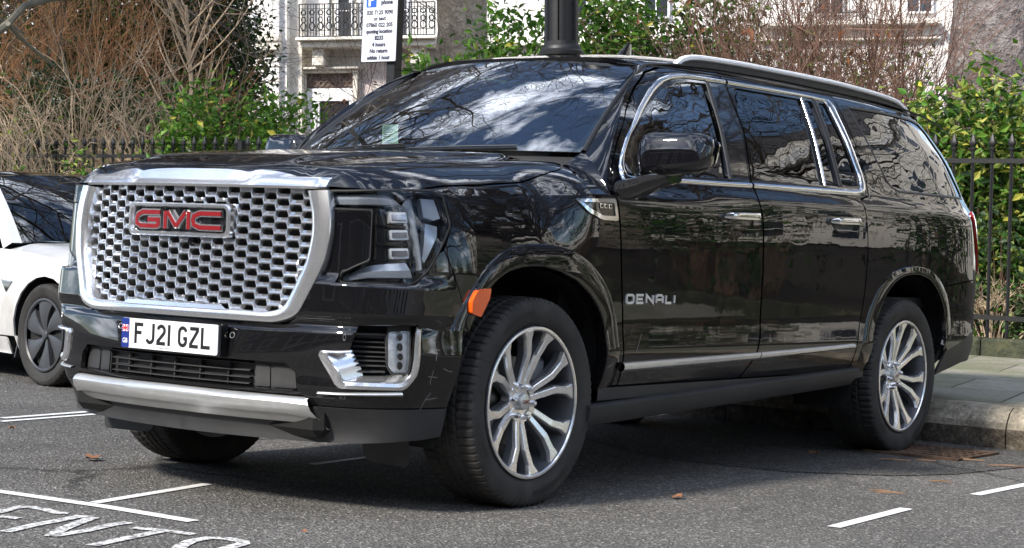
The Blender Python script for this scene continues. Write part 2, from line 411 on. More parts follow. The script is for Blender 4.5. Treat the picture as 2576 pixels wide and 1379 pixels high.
REDL=simple('red_lens',(.35,.015,.01),.12,0,1)
REDENAM=simple('red_enamel',(.20,.010,.013),.25,0,.6,bmp=.1,bs=400,bd=.0005)
WHITEP=simple('plate_white',(.72,.73,.75),.3,0,.3)
PLBLACK=simple('plate_black',(.012,.012,.014),.4)
PLBLUE=simple('plate_blue',(.012,.03,.20),.3,0,.4)
PLRED=simple('flag_red',(.6,.03,.04),.4)
INTER=simple('interior_dark',(.022,.022,.024),.6)
INTGREY=simple('interior_grey',(.09,.095,.09),.7)
PAPER=simple('sticker_paper',(.62,.74,.66),.6)
# ---------------- SUV: black full-size, parked nose-out ----------------
suv=empty('suv',mat=MG.copy(),label='large black SUV with a chrome honeycomb grille, parked nose-out in the bay',cat='suv')
_CC={}
def part(name,mb,mat_,parent=None,**k): 
    return mb.build(name,mat_,parent or suv,**k)
ZR=lambda x: float(zr(x))
OPENF=[(.49,.26),(.487,.45),(.465,.62),(.432,.72),(.378,.805),(.325,.87),(.252,.916),(.154,.94),(.026,.947),(-.097,.935),(-.241,.893),(-.356,.828),(-.443,.738),(-.468,.627),(-.472,.53),(-.464,.44),(-.45,.26)]
OUTF=[(.535,.70),(.50,.76),(.454,.83),(.406,.89),(.336,.96),(.231,1.013),(.097,1.037),(-.046,1.041),(-.197,1.023),(-.346,.968),(-.482,.866),(-.56,.738),(-.58,.588),(-.575,.45)]
OPENR=[(-2.93,.26),(-2.94,.50),(-2.975,.66),(-3.04,.77),(-3.13,.875),(-3.23,.93),(-3.34,.957),(-3.491,.964),(-3.662,.937),(-3.80,.865),(-3.90,.76),(-3.925,.64),(-3.90,.54),(-3.88,.40),(-3.88,.26)]
OUTR=[(-2.83,.50),(-2.87,.66),(-2.93,.79),(-3.03,.90),(-3.16,.97),(-3.32,1.0),(-3.483,1.009),(-3.685,.991),(-3.84,.932),(-3.96,.84),(-4.02,.72),(-4.03,.62)]
SL=[(-.47,1.285),(-0.554,1.401),(-0.645,1.503),(-0.811,1.647),(-0.997,1.776),(-1.15,ZR(-1.15))]
DTOP=[(-.505,1.27),(-.515,1.30),(-0.581,1.391),(-0.662,1.483),(-0.822,1.626),(-1.018,1.757),(-1.167,1.833),(-1.316,1.870),(-1.494,1.887),(-1.815,1.895)]
BSEAM=[(-1.815,1.895),(-1.813,1.625),(-1.730,1.370),(-1.722,1.264),(-1.742,1.20),(-1.77,.95),(-1.775,.66),(-1.74,.56),(-1.63,.445)]
CSEAM=[(-2.979,1.898),(-2.992,1.707),(-2.982,1.452),(-2.941,1.360),(-2.826,1.340),(-2.826,1.298),(-2.848,1.19),(-2.87,1.06),(-2.868,.9),(-2.85,.79),(-2.80,.62),(-2.76,.455)]
DLO=[(-.612,1.31),(-0.610,1.361),(-0.651,1.422),(-0.745,1.514),(-0.924,1.641),(-1.135,1.768),(-1.234,1.813),(-1.335,1.842),(-1.468,1.858),(-1.835,1.861),(-2.601,1.867),(-2.937,1.861),(-2.937,1.646),(-2.957,1.452),(-2.937,1.385),(-2.861,1.362),(-2.801,1.357),(-1.713,1.342),(-.97,1.327),(-.70,1.308)]
DLI=[(-0.662,1.342),(-0.655,1.376),(-0.686,1.432),(-0.778,1.519),(-0.946,1.628),(-1.156,1.750),(-1.255,1.793),(-1.355,1.820),(-1.487,1.838),(-1.838,1.843),(-2.602,1.849),(-2.857,1.845),(-2.878,1.646),(-2.900,1.452),(-2.889,1.411),(-2.859,1.390),(-2.797,1.384),(-1.719,1.365),(-0.978,1.349),(-0.727,1.342)]
g=.0035
def shrink(poly,dd):
    p=np.array(poly,float); n=len(p); a=np.sum(p[:,0]*np.roll(p[:,1],-1)-np.roll(p[:,0],-1)*p[:,1]); s=1 if a>0 else -1; o=[]
    for i in range(n):
        e1=p[i]-p[i-1]; e2=p[(i+1)%n]-p[i]; e1/=np.linalg.norm(e1)+1e-9; e2/=np.linalg.norm(e2)+1e-9
        n1=np.array([-e1[1],e1[0]])*s; n2=np.array([-e2[1],e2[0]])*s; m_=n1+n2; m_/=np.linalg.norm(m_)+1e-9
        o.append(p[i]+m_*dd/max(.5,m_@n1))
    return np.array(o)
SIDES=((False,),(True,))
RAILM=simple('brushed_rail',(.93,.93,.94),.30,.0)
ARCHM=simple('dusty_gloss_black',(.010,.0095,.009),.28,0,.45,var=.4,vs_=14)
FSEAM=[(-.505,1.27),(-.518,1.238),(-.545,1.075),(-.60,.742),(-.615,.455)]
# hole of each window as part of the door openings
def bridge(poly,mir,**k):
    mb=MB(); patch(mb,B,shrink(poly,g),mir=mir,sg=-1,**k); return mb
GL1=[(-0.678,1.353),(-0.679,1.401),(-0.708,1.442),(-0.792,1.513),(-0.954,1.615),(-1.166,1.736),(-1.262,1.778),(-1.369,1.805),(-1.501,1.823),(-1.630,1.827),(-1.631,1.687),(-1.533,1.376),(-0.982,1.362)]
GL2=[(-1.890,1.833),(-2.541,1.836),(-2.568,1.605),(-2.467,1.393),(-1.728,1.380),(-1.805,1.641)]
GL2=[(-1.890,1.833),(-2.563,1.836),(-2.467,1.393),(-1.728,1.380),(-1.805,1.641)]
GL2b=[(-2.602,1.836),(-2.683,1.836),(-2.669,1.605),(-2.627,1.397),(-2.500,1.394)]
GL2c=[(-2.749,1.836),(-2.841,1.834),(-2.863,1.646),(-2.886,1.462),(-2.860,1.406),(-2.673,1.399)]
GLQ=[(-3.110,1.836),(-3.432,1.842),(-4.02,1.838),(-4.19,1.825),(-4.27,1.775),(-4.30,1.68),(-4.415,1.44),(-4.40,1.413),(-3.351,1.407),(-3.273,1.426),(-3.236,1.462),(-3.171,1.617)]
for (mir,) in SIDES:
    # ---- front door
    d1o=[*DTOP,*BSEAM[1:],(-.615,.455),*FSEAM[::-1][1:-1]]
    mb=MB()
    f1=[(-.612,1.31),*DLO[1:9],(-1.823,1.861),(-1.801,1.625),(-1.710,1.343),(-.97,1.327),(-.70,1.308)]
    patch(mb,B,shrink(d1o,g),holes=[f1],mir=mir,sg=-1)
    door=part('door',mb,BLACK)
    # ---- rear door
    d2o=[(-1.822,1.895),*[(a,b) for a,b in CSEAM[:3]],*CSEAM[3:],*[(a-.007,b) for a,b in BSEAM[1:]][::-1]]
    f2=[(-1.842,1.861),(-2.601,1.867),(-2.937,1.861),(-2.937,1.646),(-2.957,1.452),(-2.937,1.385),(-2.861,1.362),(-2.801,1.357),(-1.732,1.343),(-1.820,1.625)]
    mb=MB(); patch(mb,B,shrink(d2o,g),holes=[f2],mir=mir,sg=-1); door2=part('door',mb,BLACK)
    # chrome window surround: one length per door, flush
    for D_,lo,hi,nm in ((door,-1.742,0,1),(door2,-3,-1.752,2)):
        mb=MB(); io=[i for i in range(len(DLO)) if lo<=DLO[i][0]<=hi]
        if nm==1:
            A=[(-1.823,1.861),*DLO[8::-1],DLO[19],DLO[18],(-1.710,1.342)]; C_=[(-1.826,1.843),*DLI[8::-1],DLI[19],DLI[18],(-1.716,1.365)]
        else:
            A=[(-1.842,1.861),*DLO[10:17],(-1.730,1.343)]; C_=[(-1.845,1.843),*DLI[10:17],(-1.736,1.366)]
        A=rnd(A,.03,3,False); C_=rnd(C_,.03,3,False)
        A=resamp(A,90); C_=resamp(C_,90)
        band(mb,B,A,C_,.010,n=90,mir=mir,sg=-1,pw=.5); part('window_trim',mb,CHROME,D_)
    # black pillar panels & rubber (behind the glass line, in the window opening)
    mb=MB(); patch(mb,B,[DLI[i] for i in range(9)]+[(-1.826,1.843),(-1.801,1.625),(-1.716,1.365),DLI[18],DLI[19]],holes=[GL1],mir=mir,sg=-1,off=-.002,fl=.02); part('window_frame',mb,GLOSSB,door)
    mb=MB(); patch(mb,B,[(-1.845,1.843),*DLI[10:17],(-1.736,1.366),(-1.820,1.625)],holes=[GL2,GL2b,GL2c],mir=mir,sg=-1,off=-.002,fl=.02); part('window_frame',mb,GLOSSB,door2)
    mb=MB(); patch(mb,B,shrink(GL1,-.006),mir=mir,sg=-1,off=-.012,fl=0); part('window_glass',mb,SIDEG,door)
    for G_ in (GL2,GL2b,GL2c):
        mb=MB(); patch(mb,B,shrink(G_,-.006),mir=mir,sg=-1,off=-.010,fl=0); part('window_glass',mb,PRIVG,door2)
    # vertical strips
    for D_,a,b_,c_,d_,mm in ((door,(-1.637,1.834),(-1.529,1.371),(-1.663,1.834),(-1.557,1.373),RUBBER),(door2,(-2.570,1.840),(-2.471,1.393),(-2.584,1.840),(-2.487,1.393),DARKCHR),(door2,(-2.692,1.840),(-2.632,1.397),(-2.745,1.840),(-2.668,1.399),RUBBER)):
        mb=MB(); band(mb,B,[a,b_],[c_,d_],.009,n=24,mir=mir,sg=-1); part('window_strip',mb,mm,D_)
    # lower chrome strips
    for D_,A,C_ in ((door,[(-.60,.556),(-1.77,.577)],[(-.602,.515),(-1.74,.540)]),(door2,[(-1.775,.577),(-2.74,.600)],[(-1.752,.540),(-2.752,.576)])):
        mb=MB(); band(mb,B,A,C_,.016,n=40,mir=mir,sg=-1,prof=[(0,0),(.04,.012),(.3,.019),(.62,.019),(.95,.008),(1,0)]); 
        nr=len(A)
        part('door_moulding',mb,SATIN,D_)
    # handles
    for D_,s0,s1,z0 in ((door,-1.388,-1.675,1.20),(door2,-2.438,-2.716,1.214)):
        mb=MB(); cx=(s0+s1)/2; cup=[(cx+.105*math.cos(t),z0-.020+.036*math.sin(t)) for t in np.linspace(0,2*np.pi,20,endpoint=False)]
        patch(mb,B,cup,off=.0015,fl=.004,mir=mir,sg=-1,step=.02); hc=part('handle_recess',mb,GLOSSB,D_)
        mb=MB()
        A=[(s0,z0+.016),(s1,z0+.021)];C_=[(s0,z0-.014),(s1,z0-.009)]
        xs=np.linspace(0,1,15); rows=[]
        for t in xs:
            s_=s0+(s1-s0)*t; zc=z0+.005*t; e=math.sqrt(max(0,1-(2*t-1)**8)); hh=.040*e+.004; w_=.017*(.55+.45*e)
            n_=-nrm(B,np.array(s_),np.array(zc)); P0=B(s_,zc)
            a=np.linspace(0,2*np.pi,12,endpoint=False); rows.append(P0+n_*(hh-.008)+np.outer(np.sign(np.cos(a))*abs(np.cos(a))**.6*.010,n_)+np.outer(np.sign(np.sin(a))*abs(np.sin(a))**.6*w_,[0,0,1]))
        loft(mb,rows,closed=True,capends=True,mir=mir); part('handle',mb,CHROME,D_)
    # ---- fender
    fen=[(.60,1.203),(-.505,1.25),*[(a+.007,b) for a,b in FSEAM[1:]],(-.47,.45)]
    arch=[q for q in OPENF if q[1]>.45][::-1]
    zsb=lambda x: float(_zs(x))
    fen=[(x,zsb(float(B(x,1.2)[0]))) for x in np.linspace(.585,-.498,20)]+[(a+.007,b) for a,b in FSEAM[1:]]+[q for q in OPENF[::-1] if .44<=q[1]]
    fen=[q for q in fen if not(q[0]>.38 and q[1]<.80)]+[(.47,.80),(.575,1.0),(.522,1.09),(.526,1.18)]
    mb=MB(); patch(mb,B,shrink(fen,.001),mir=mir,sg=-1,step=.03)
    # top of the fender
    ysf=lambda x: float(_ys(x))
    ft=[(x,ysf(x)) for x in np.linspace(-.47,.60,18)]+[(x,ysf(x)-.001) for x in (.66,.71,.745)]+[(.70,.897),(.642,.886),(.45,.886),(.281,.885),(-.282,.862),(-.342,.845),(-.405,.80),(-.47,.79)]
    patch(mb,T,ft,mir=mir,sg=1,step=.03); part('front_fender',mb,BLACK)
    # wheel arch mouldings
    pr=[(0,-.001),(.10,.005),(.5,.008),(.9,.011),(.97,.010),(1,.006),(1.0,-.045)]
    mb=MB(); oin=[(.447,.70)]+[q for q in OPENF if q[1]>.69 and q[0]>0][2:]+[q for q in OPENF if q[0]<=0][0:-1]
    band(mb,B,resamp(rnd(OUTF,.08,4,False),70),resamp(rnd([(.440,.70),*OPENF[4:16]],.06,4,False),70),.02,n=70,mir=mir,sg=-1,prof=pr); part('wheel_arch_trim',mb,BLACK)
    mb=MB(); band(mb,B,resamp(rnd(OUTR,.08,4,False),70),resamp(rnd(OPENR[1:13],.06,4,False),70),.02,n=70,mir=mir,sg=-1,prof=pr); part('wheel_arch_trim',mb,BLACK)
    # ---- rear quarter
    rs=[(-2.989,1.898),(-4.0,1.888),(-4.3,1.868),(-4.735,1.80),(-4.735,.94),(-4.33,.937),(-4.02,.905),(-3.88,.80)]
    q_=[(-2.986,1.898),(-3.745,1.900),(-4.2,1.872),(-4.5,1.83),(-4.735,1.76),(-4.735,.942),(-4.33,.939),(-3.85,.90),*OPENR[8:1:-1],(-2.94,.45),(-2.768,.455),(-2.808,.62),(-2.857,.79),(-2.875,.9),(-2.877,1.06),(-2.855,1.19),(-2.833,1.298),(-2.833,1.335),(-2.948,1.360),(-2.989,1.452),(-2.999,1.707)]
    mb=MB(); patch(mb,B,q_,holes=[GLQ],mir=mir,sg=-1,step=.05,fl=.01); rq=part('rear_quarter_panel',mb,BLACK)
    mb=MB(); patch(mb,B,shrink(GLQ,-.003),mir=mir,sg=-1,off=-.004,fl=0); part('quarter_glass',mb,PRIVG,rq)
    mb=MB(); band(mb,B,shrink(GLQ,-.012),shrink(GLQ,.004),.003,n=120,closed=True,mir=mir,sg=-1); part('glass_seal',mb,RUBBER,rq)
    mb=MB(); band(mb,B,[(-1.015,1.864),(-1.330,1.878),(-2.976,1.901),(-4.2,1.876)],[(-1.015,1.860),(-1.336,1.873),(-2.981,1.896),(-4.2,1.868)],.004,n=60,mir=mir,sg=-1); part('drip_moulding',mb,RUBBER)
    # cantrail / pillar skin
    top=[(a,b) for a,b in SL]+[(x,ZR(x)) for x in np.linspace(-1.3,-4.72,30)]
    low=[(-4.72,1.768),(-4.5,1.834),(-4.2,1.876),(-3.744,1.904),(-2.976,1.901),(-1.812,1.899),(-1.489,1.891),(-1.311,1.874),(-1.163,1.837),(-1.017,1.762),(-0.823,1.631),(-0.658,1.486),(-0.576,1.393),(-.508,1.302),(-.498,1.268)]
    mb=MB(); patch(mb,B,top+low,mir=mir,sg=-1,step=.04,fl=0)
    # A pillar
    v=np.linspace(0,1,16); e0=WS(1.015,v); e1s=resamp(SL,16); e1=B(e1s[:,0],e1s[:,1]); rows=[]
    for i in range(16):
        ctrl=(e0[i]+e1[i])/2+np.array([.022,.028,.014])*(1-.3*v[i]); t=np.linspace(0,1,8)[:,None]
        rows.append((1-t)**2*e0[i]+2*t*(1-t)*ctrl+t*t*e1[i])
    loft(mb,rows,mir=mir,flip=True)
    yy_=np.linspace(.775,float(_ys(-.468))+.001,8); te=T(np.full(8,-.468),yy_); md=(rows[0]+te)/2+np.array([.0,0,.006]); te2=te.copy(); te2[:,2]+=.001
    loft(mb,[te2,md,rows[0]],mir=mir,flip=True)
    part('roof_pillar',mb,BLACK)
    # rear bumper
    rb=[(-3.86,.893),(-4.33,.932),(-4.735,.934),(-4.735,.66),(-4.39,.635),(-3.97,.538),(-3.93,.60),(-3.93,.70)]
    mb=MB(); patch(mb,B,rb,mir=mir,sg=-1,off=.004); rb_=part('rear_bumper',mb,BLACK)
    mb=MB(); patch(mb,B,[(-3.965,.534),(-4.39,.631),(-4.735,.655),(-4.735,.47),(-4.30,.46),(-3.92,.40)],mir=mir,sg=-1); part('bumper_valance',mb,PLASTIC,rb_)
    # tail lamp
    mb=MB(); patch(mb,B,[(-4.44,1.33),(-4.73,1.34),(-4.73,.98),(-4.56,.99),(-4.50,1.10),(-4.47,1.2)],mir=mir,sg=-1,off=.012); part('taillight',mb,REDL)
    # rocker + running board
    mb=MB(); xs=np.linspace(-.46,-2.93,10); rows=[]
    for x in xs:
        f_=(x+.46)/-2.47; z0=.455-.0*f_; rows.append(np.array([[x,.985,.452],[x,.982,.40+.02*f_],[x,.95,.375+.03*f_],[x,.80,.33+.04*f_],[x,.6,.33]]))
    loft(mb,rows,mir=mir,flip=True); part('sill_panel',mb,PLASTIC)
    mb=MB(); xs=np.linspace(-.36,-2.82,12); rows=[]
    for k,x in enumerate(xs):
        f_=(x+.36)/-2.46; z0=.386+.090*f_; e=.0 if 0<k<11 else .012
        sec=[(.86,z0-.006),(1.018-e,z0),(1.032-e,z0-.008),(1.026-e,z0-.05),(1.0-e,z0-.086),(.90,z0-.088)]
        sx=.035 if k==11 else 0
        rows.append(np.array([[x+(sx if j>=3 else 0),a,b] for j,(a,b) in enumerate(sec)]))
    loft(mb,rows,closed=True,capends=True,mir=mir); part('running_board',mb,PLASTIC)
    # roof rail
    mb=MB(); rx=[-1.52,-1.57,-1.66,-1.85,-2.2,-3.0,-3.6,-3.85,-3.98,-4.08]; rzv=[1.918,1.945,1.966,1.975,1.982,1.985,1.972,1.958,1.938,1.900]
    xx=np.linspace(-1.52,-4.08,50); zz=pchip(rx,rzv)(xx); rows=[]
    for i,x in enumerate(xx):
        a=np.linspace(0,2*np.pi,10,endpoint=False); wv=.026 if 2<i<47 else .016
        rows.append(np.stack([np.full(10,x),.635+np.sign(np.cos(a))*abs(np.cos(a))**.7*wv,zz[i]-.012+np.sign(np.sin(a))*abs(np.sin(a))**.7*.014],1))
    loft(mb,rows,closed=True,capends=True,mir=mir); rr_=part('roof_rail',mb,RAILM)
    mb=MB(); rows=[]
    for i,x in enumerate(xx): 
        zt=float(_rc(x))-.055; rows.append(np.array([[x,.642,zz[i]-.02],[x,.648,zt-.01],[x,.615,zt+.005],[x,.620,zz[i]-.02]]))
    loft(mb,rows,closed=True,capends=True,mir=mir); part('rail_foot',mb,PLASTIC,rr_)
    # inner dark shell with wheel openings, and wheel housings
    mb=MB(); sh=[(.505,.80),(.512,1.0),(.45,1.18),(-.4,1.22),(-4.70,1.30),(-4.70,.60),(-3.95,.47),(-3.9,.44)]+OPENR[11:1:-1]+[(-2.93,.44),(-.47,.44)]+OPENF[14:1:-1]
    patch(mb,B,sh,mir=mir,sg=-1,off=-.022,fl=0,step=.08)
    for OP in (OPENF,OPENR):
        pts=resamp(OP,30); o3=B(pts[:,0],pts[:,1]); rows=[]
        for yy in (None,.86,.60):
            q=o3.copy()
            if yy is not None: q[:,1]=yy; cx=pts[:,0].mean(); q[:,0]=cx+(q[:,0]-cx)*1.06; q[:,2]=.40+(q[:,2]-.40)*1.05
            else: q[:,1]-=.03
            rows.append(q)
        loft(mb,rows,mir=mir)
        fan=rows[-1]; mb.add(np.vstack([fan,[fan[:,0].mean(),.60,.3]]),[(i,i+1,len(fan)) for i in range(len(fan)-1)],mir=mir)
    part('inner_shell',mb,VOID)
# ---- scribed names on left front door and both sides
def onB(s0,z0,mir=False,F=B,dir_=-1):
    def f(u,v,h):
        a,b=np.array(s0+dir_*u),np.array(z0+v); p=F(a,b)-nrm(F,a,b)*h
        return p*[1,-1,1] if mir else p
    return f
GLY={'D':([[(0,0),(0,1)],[(0,1),(.75,1),(.95,.8),(.95,.2),(.75,0),(0,0)]],.95),
'E':([[(.9,0),(0,0),(0,1),(.9,1)],[(0,.5),(.8,.5)]],.9),
'N':([[(0,0),(0,1),(.95,0),(.95,1)]],.95),
'A':([[(0,0),(0,.75),(.2,1),(.75,1),(.95,.75),(.95,0)],[(0,.42),(.95,.42)]],.95),
'L':([[(0,1),(0,0),(.8,0)]],.8),'I':([[(0,0),(0,1)]],.0)}
for mir in (False,True):
    mb=MB(); u=0; hs=.033; 
    word='DENALI'
    f0=onB(-.612,.806,mir) if not mir else onB(-1.035,.806,mir,dir_=1)
    for ch in word:
        P_,w_=GLY[ch]
        paths=[[(u+a*.055,b*hs) for a,b in p] for p in P_]
        strokes(mb,paths,.0105,f0,0,.006); u+=w_*.055+.026
    mb.build('door_lettering',LETM,suv)
    # fender badge
    for (x) in (0,):
        o_=[(-.228,1.224),(-.49,1.236),(-.508,1.145),(-.39,1.146),(-.30,1.172)]
        mb=MB(); patch(mb,B,rnd(o_,.012,3),holes=[rnd(shrink(o_,.018),.008,3)],sg=-1,off=.010,fl=.012,mir=mir,step=.03); bd=mb.build('fender_badge',CHROME,suv)
        mb=MB(); patch(mb,B,rnd(shrink(o_,.015),.008,3),sg=-1,off=.004,fl=.006,mir=mir,step=.03); mb.build('badge_inlay',GLOSSB,bd)
        mb=MB(); f0=onB(-.375,1.196,mir)
        for k in range(3): strokes(mb,[[(k*.032,0),(k*.032,.014),(k*.032+.02,.014),(k*.032+.02,0),(k*.032,0)]],.005,f0,.004,.008)
        mb.build('badge_lettering',CHROME,bd)
    # side marker
    mb=MB(); patch(mb,B,rnd([(.425,.852),(.345,.862),(.352,.822),(.398,.752),(.447,.767),(.450,.811)],.01,3),sg=-1,off=.026,fl=.025,mir=mir,step=.03); mb.build('side_marker_lamp',AMBER,suv)
# ---- hood
edge=[(x,float(_ys(x))-.002) for x in (.868,.85,.82,.79,.76)]
hp=[(.925,0),(.922,.29),(.908,.34),(.885,.55),(.874,.64),*edge,(.745,.905),(.70,.890),(.642,.879),(.45,.879),(.281,.878),(-.282,.855),(-.337,.838),(-.400,.79),(-.385,.65),(-.345,.4),(-.325,.2),(-.32,0)]
hp=hp+[(a,-b) for a,b in hp[::-1][1:-1]]
mb=MB(); patch(mb,T,hp,sg=1,step=.035,fl=.02); part('hood',mb,BLACK)
# cowl
mb=MB(); u=np.linspace(-1.05,1.05,25); a=WS(u,0.0); h_=T(-.31-.08*u**2,u*.80); h_[:,2]-=.03; a[:,2]-=.012; mid=(a+h_)/2-[0,0,.03]
loft(mb,[h_,mid,a+[-.02,0,-.01]],flip=False); part('cowl_panel',mb,PLASTIC)
# ---- windscreen
wp=[(x,0) for x in np.linspace(-1,1,9)]+[(x,1) for x in np.linspace(1,-1,9)]
mb=MB(); patch(mb,WS,wp,sg=1,step=.08,fl=0); wsc=part('windscreen',mb,WSG)
mb=MB(); fr=shrink(wp,.0); 
patch(mb,WS,[(-1.0,0),(1.0,0),(1.0,1),(-1.0,1)],holes=[rnd([(-.975,.045),(.975,.045),(.985,.975),(-.985,.975)],.10,5)],sg=1,step=.1,off=-.003,fl=0); part('glass_border',mb,DPLAST,wsc)
mb=MB()
for sgn in(1,-1):
    mb=MB(); band(mb,WS,[(sgn*1.0,v) for v in np.linspace(0,1,20)],[(sgn*1.03,v) for v in np.linspace(0,1,20)],.012,n=20,sg=1); part('pillar_seal',mb,RUBBER,wsc)
mb=MB()
for a_,b_ in (((-.70,-.005),(-.05,.03)),((.02,-.005),(.66,.028))):
    q=[WS(a_[0]+(b_[0]-a_[0])*t,a_[1]+(b_[1]-a_[1])*t)+np.array([.01,0,.006]) for t in np.linspace(0,1,14)]; tube(mb,q,.004,6)
    q2=[p-[.005,0,.010] for p in q]; tube(mb,q2,.004,4)
part('wiper',mb,RUBBER,wsc)
st_=[(-.243,.045),(-.117,.044),(-.289,.233),(-.437,.239)]
mb=MB(); patch(mb,WS,st_,sg=1,off=-.008,fl=0); stk=part('permit_sticker',mb,PAPER,wsc)
mb=MB()
for k in range(9):
    f_=.08+.095*k; l=random.uniform(.5,.9); q=lambda a,b: tuple(np.array(st_[0])*(1-a)*(1-b)+np.array(st_[1])*a*(1-b)+np.array(st_[2])*a*b+np.array(st_[3])*(1-a)*b)
    patch(mb,WS,[q(.1,f_),q(.1+.8*l,f_),q(.1+.8*l,f_+.03),q(.1,f_+.03)],sg=1,off=-.006,fl=0,step=.2)
part('sticker_print',mb,PLBLACK,wsc)
# ---- roof
uu=np.linspace(-1,1,17); rf=[(float(-1.085-.12*a*a),float(.648*a)) for a in uu]+[(x,.648) for x in (-1.6,-2.5,-3.5)]+[(-4.1,.63),(-4.4,.56),(-4.56,.45),(-4.66,0),(-4.56,-.45),(-4.4,-.56),(-4.1,-.63)]+[(x,-.648) for x in (-3.5,-2.5,-1.6)]
mb=MB(); patch(mb,Rf,rf,sg=1,step=.06,fl=.02); part('roof',mb,BLACK)
mb=MB()
for sgn in (1,-1):
    xs=np.linspace(-1.22,-4.55,40); q=Rf(xs,sgn*.652)+[0,0,.0]; tube(mb,q,.006,5)
part('roof_seam',mb,RUBBER)
# tailgate
mb=MB(); rows=[]
for z in np.linspace(.5,1.88,24):
    p=B(-4.735,z); x=p[0]; rows.append(np.array([[x-.02*(1-t*t),p[1]*t,z] for t in np.linspace(-1,1,9)]))
loft(mb,rows,flip=True); part('tailgate',mb,BLACK)
# antenna
mb=MB(); r0=float(Rf(-1.98,.02)[2]); rows=[]
for z,l0,l1,w_ in ((-.01,.10,-.11,.036),(.02,.085,-.105,.034),(.035,.04,-.095,.014),(.07,-.01,-.09,.010),(.10,-.045,-.09,.006)):
    a=np.linspace(0,2*np.pi,14,endpoint=False); cx=(l0+l1)/2; rx=(l0-l1)/2
    rows.append(np.stack([-1.99+cx+rx*np.cos(a),.02+w_*np.sin(a),np.full(14,r0+z)],1))
loft(mb,rows,closed=True,capends=True); part('antenna_fin',mb,GLOSSB)
# ---------------- front end ----------------
LOUV=simple('louvre_black',(.05,.05,.052),.3,0,.5)
def BF(s,z):
    s,z=np.broadcast_arrays(np.asarray(s,float),np.asarray(z,float)); n=-nrm(B,s,z)
    h=.030*sm(.905,.85,z)*sm(.700,.735,z)*sm(.50,.72,s)*sm(1.42,1.30,s)+.008*sm(.52,.60,z)*sm(.71,.69,z)*sm(.55,.75,s)
    return B(s,z)+n*h[...,None]
FOG=[(1.010,.712),(.706,.717),(.720,.62),(.732,.531),(.765,.503),(1.125,.503),(1.206,.617),(1.060,.622)]
LOW=[(1.345,.562),(1.30,.53),(1.288,.446),(1.2881,.445)]
bump_half=[(.492,.412),(1.264,.412),(1.285,.447),(1.9,.450),(1.9,.700),(1.375,.700),(1.325,.722),(1.225,.93),(1.215,1.04),(1.225,1.135),(.985,1.135),(.982,.951),(1.173,.906),(1.181,.862),(.735,.866),(.665,.905),(.600,.985),(.578,.995),(.474,.803),(.465,.70),(.482,.55)]
LOWH=[(1.899,.5595),(1.36,.5605),(1.315,.53),(1.302,.462),(1.899,.462)]
bhalf=[q for q in bump_half]
bhalf=bhalf[:3]+[(1.9,.450),(1.9,.4615),(1.302,.4615),(1.315,.53),(1.36,.562),(1.9,.561)]+bhalf[4:]
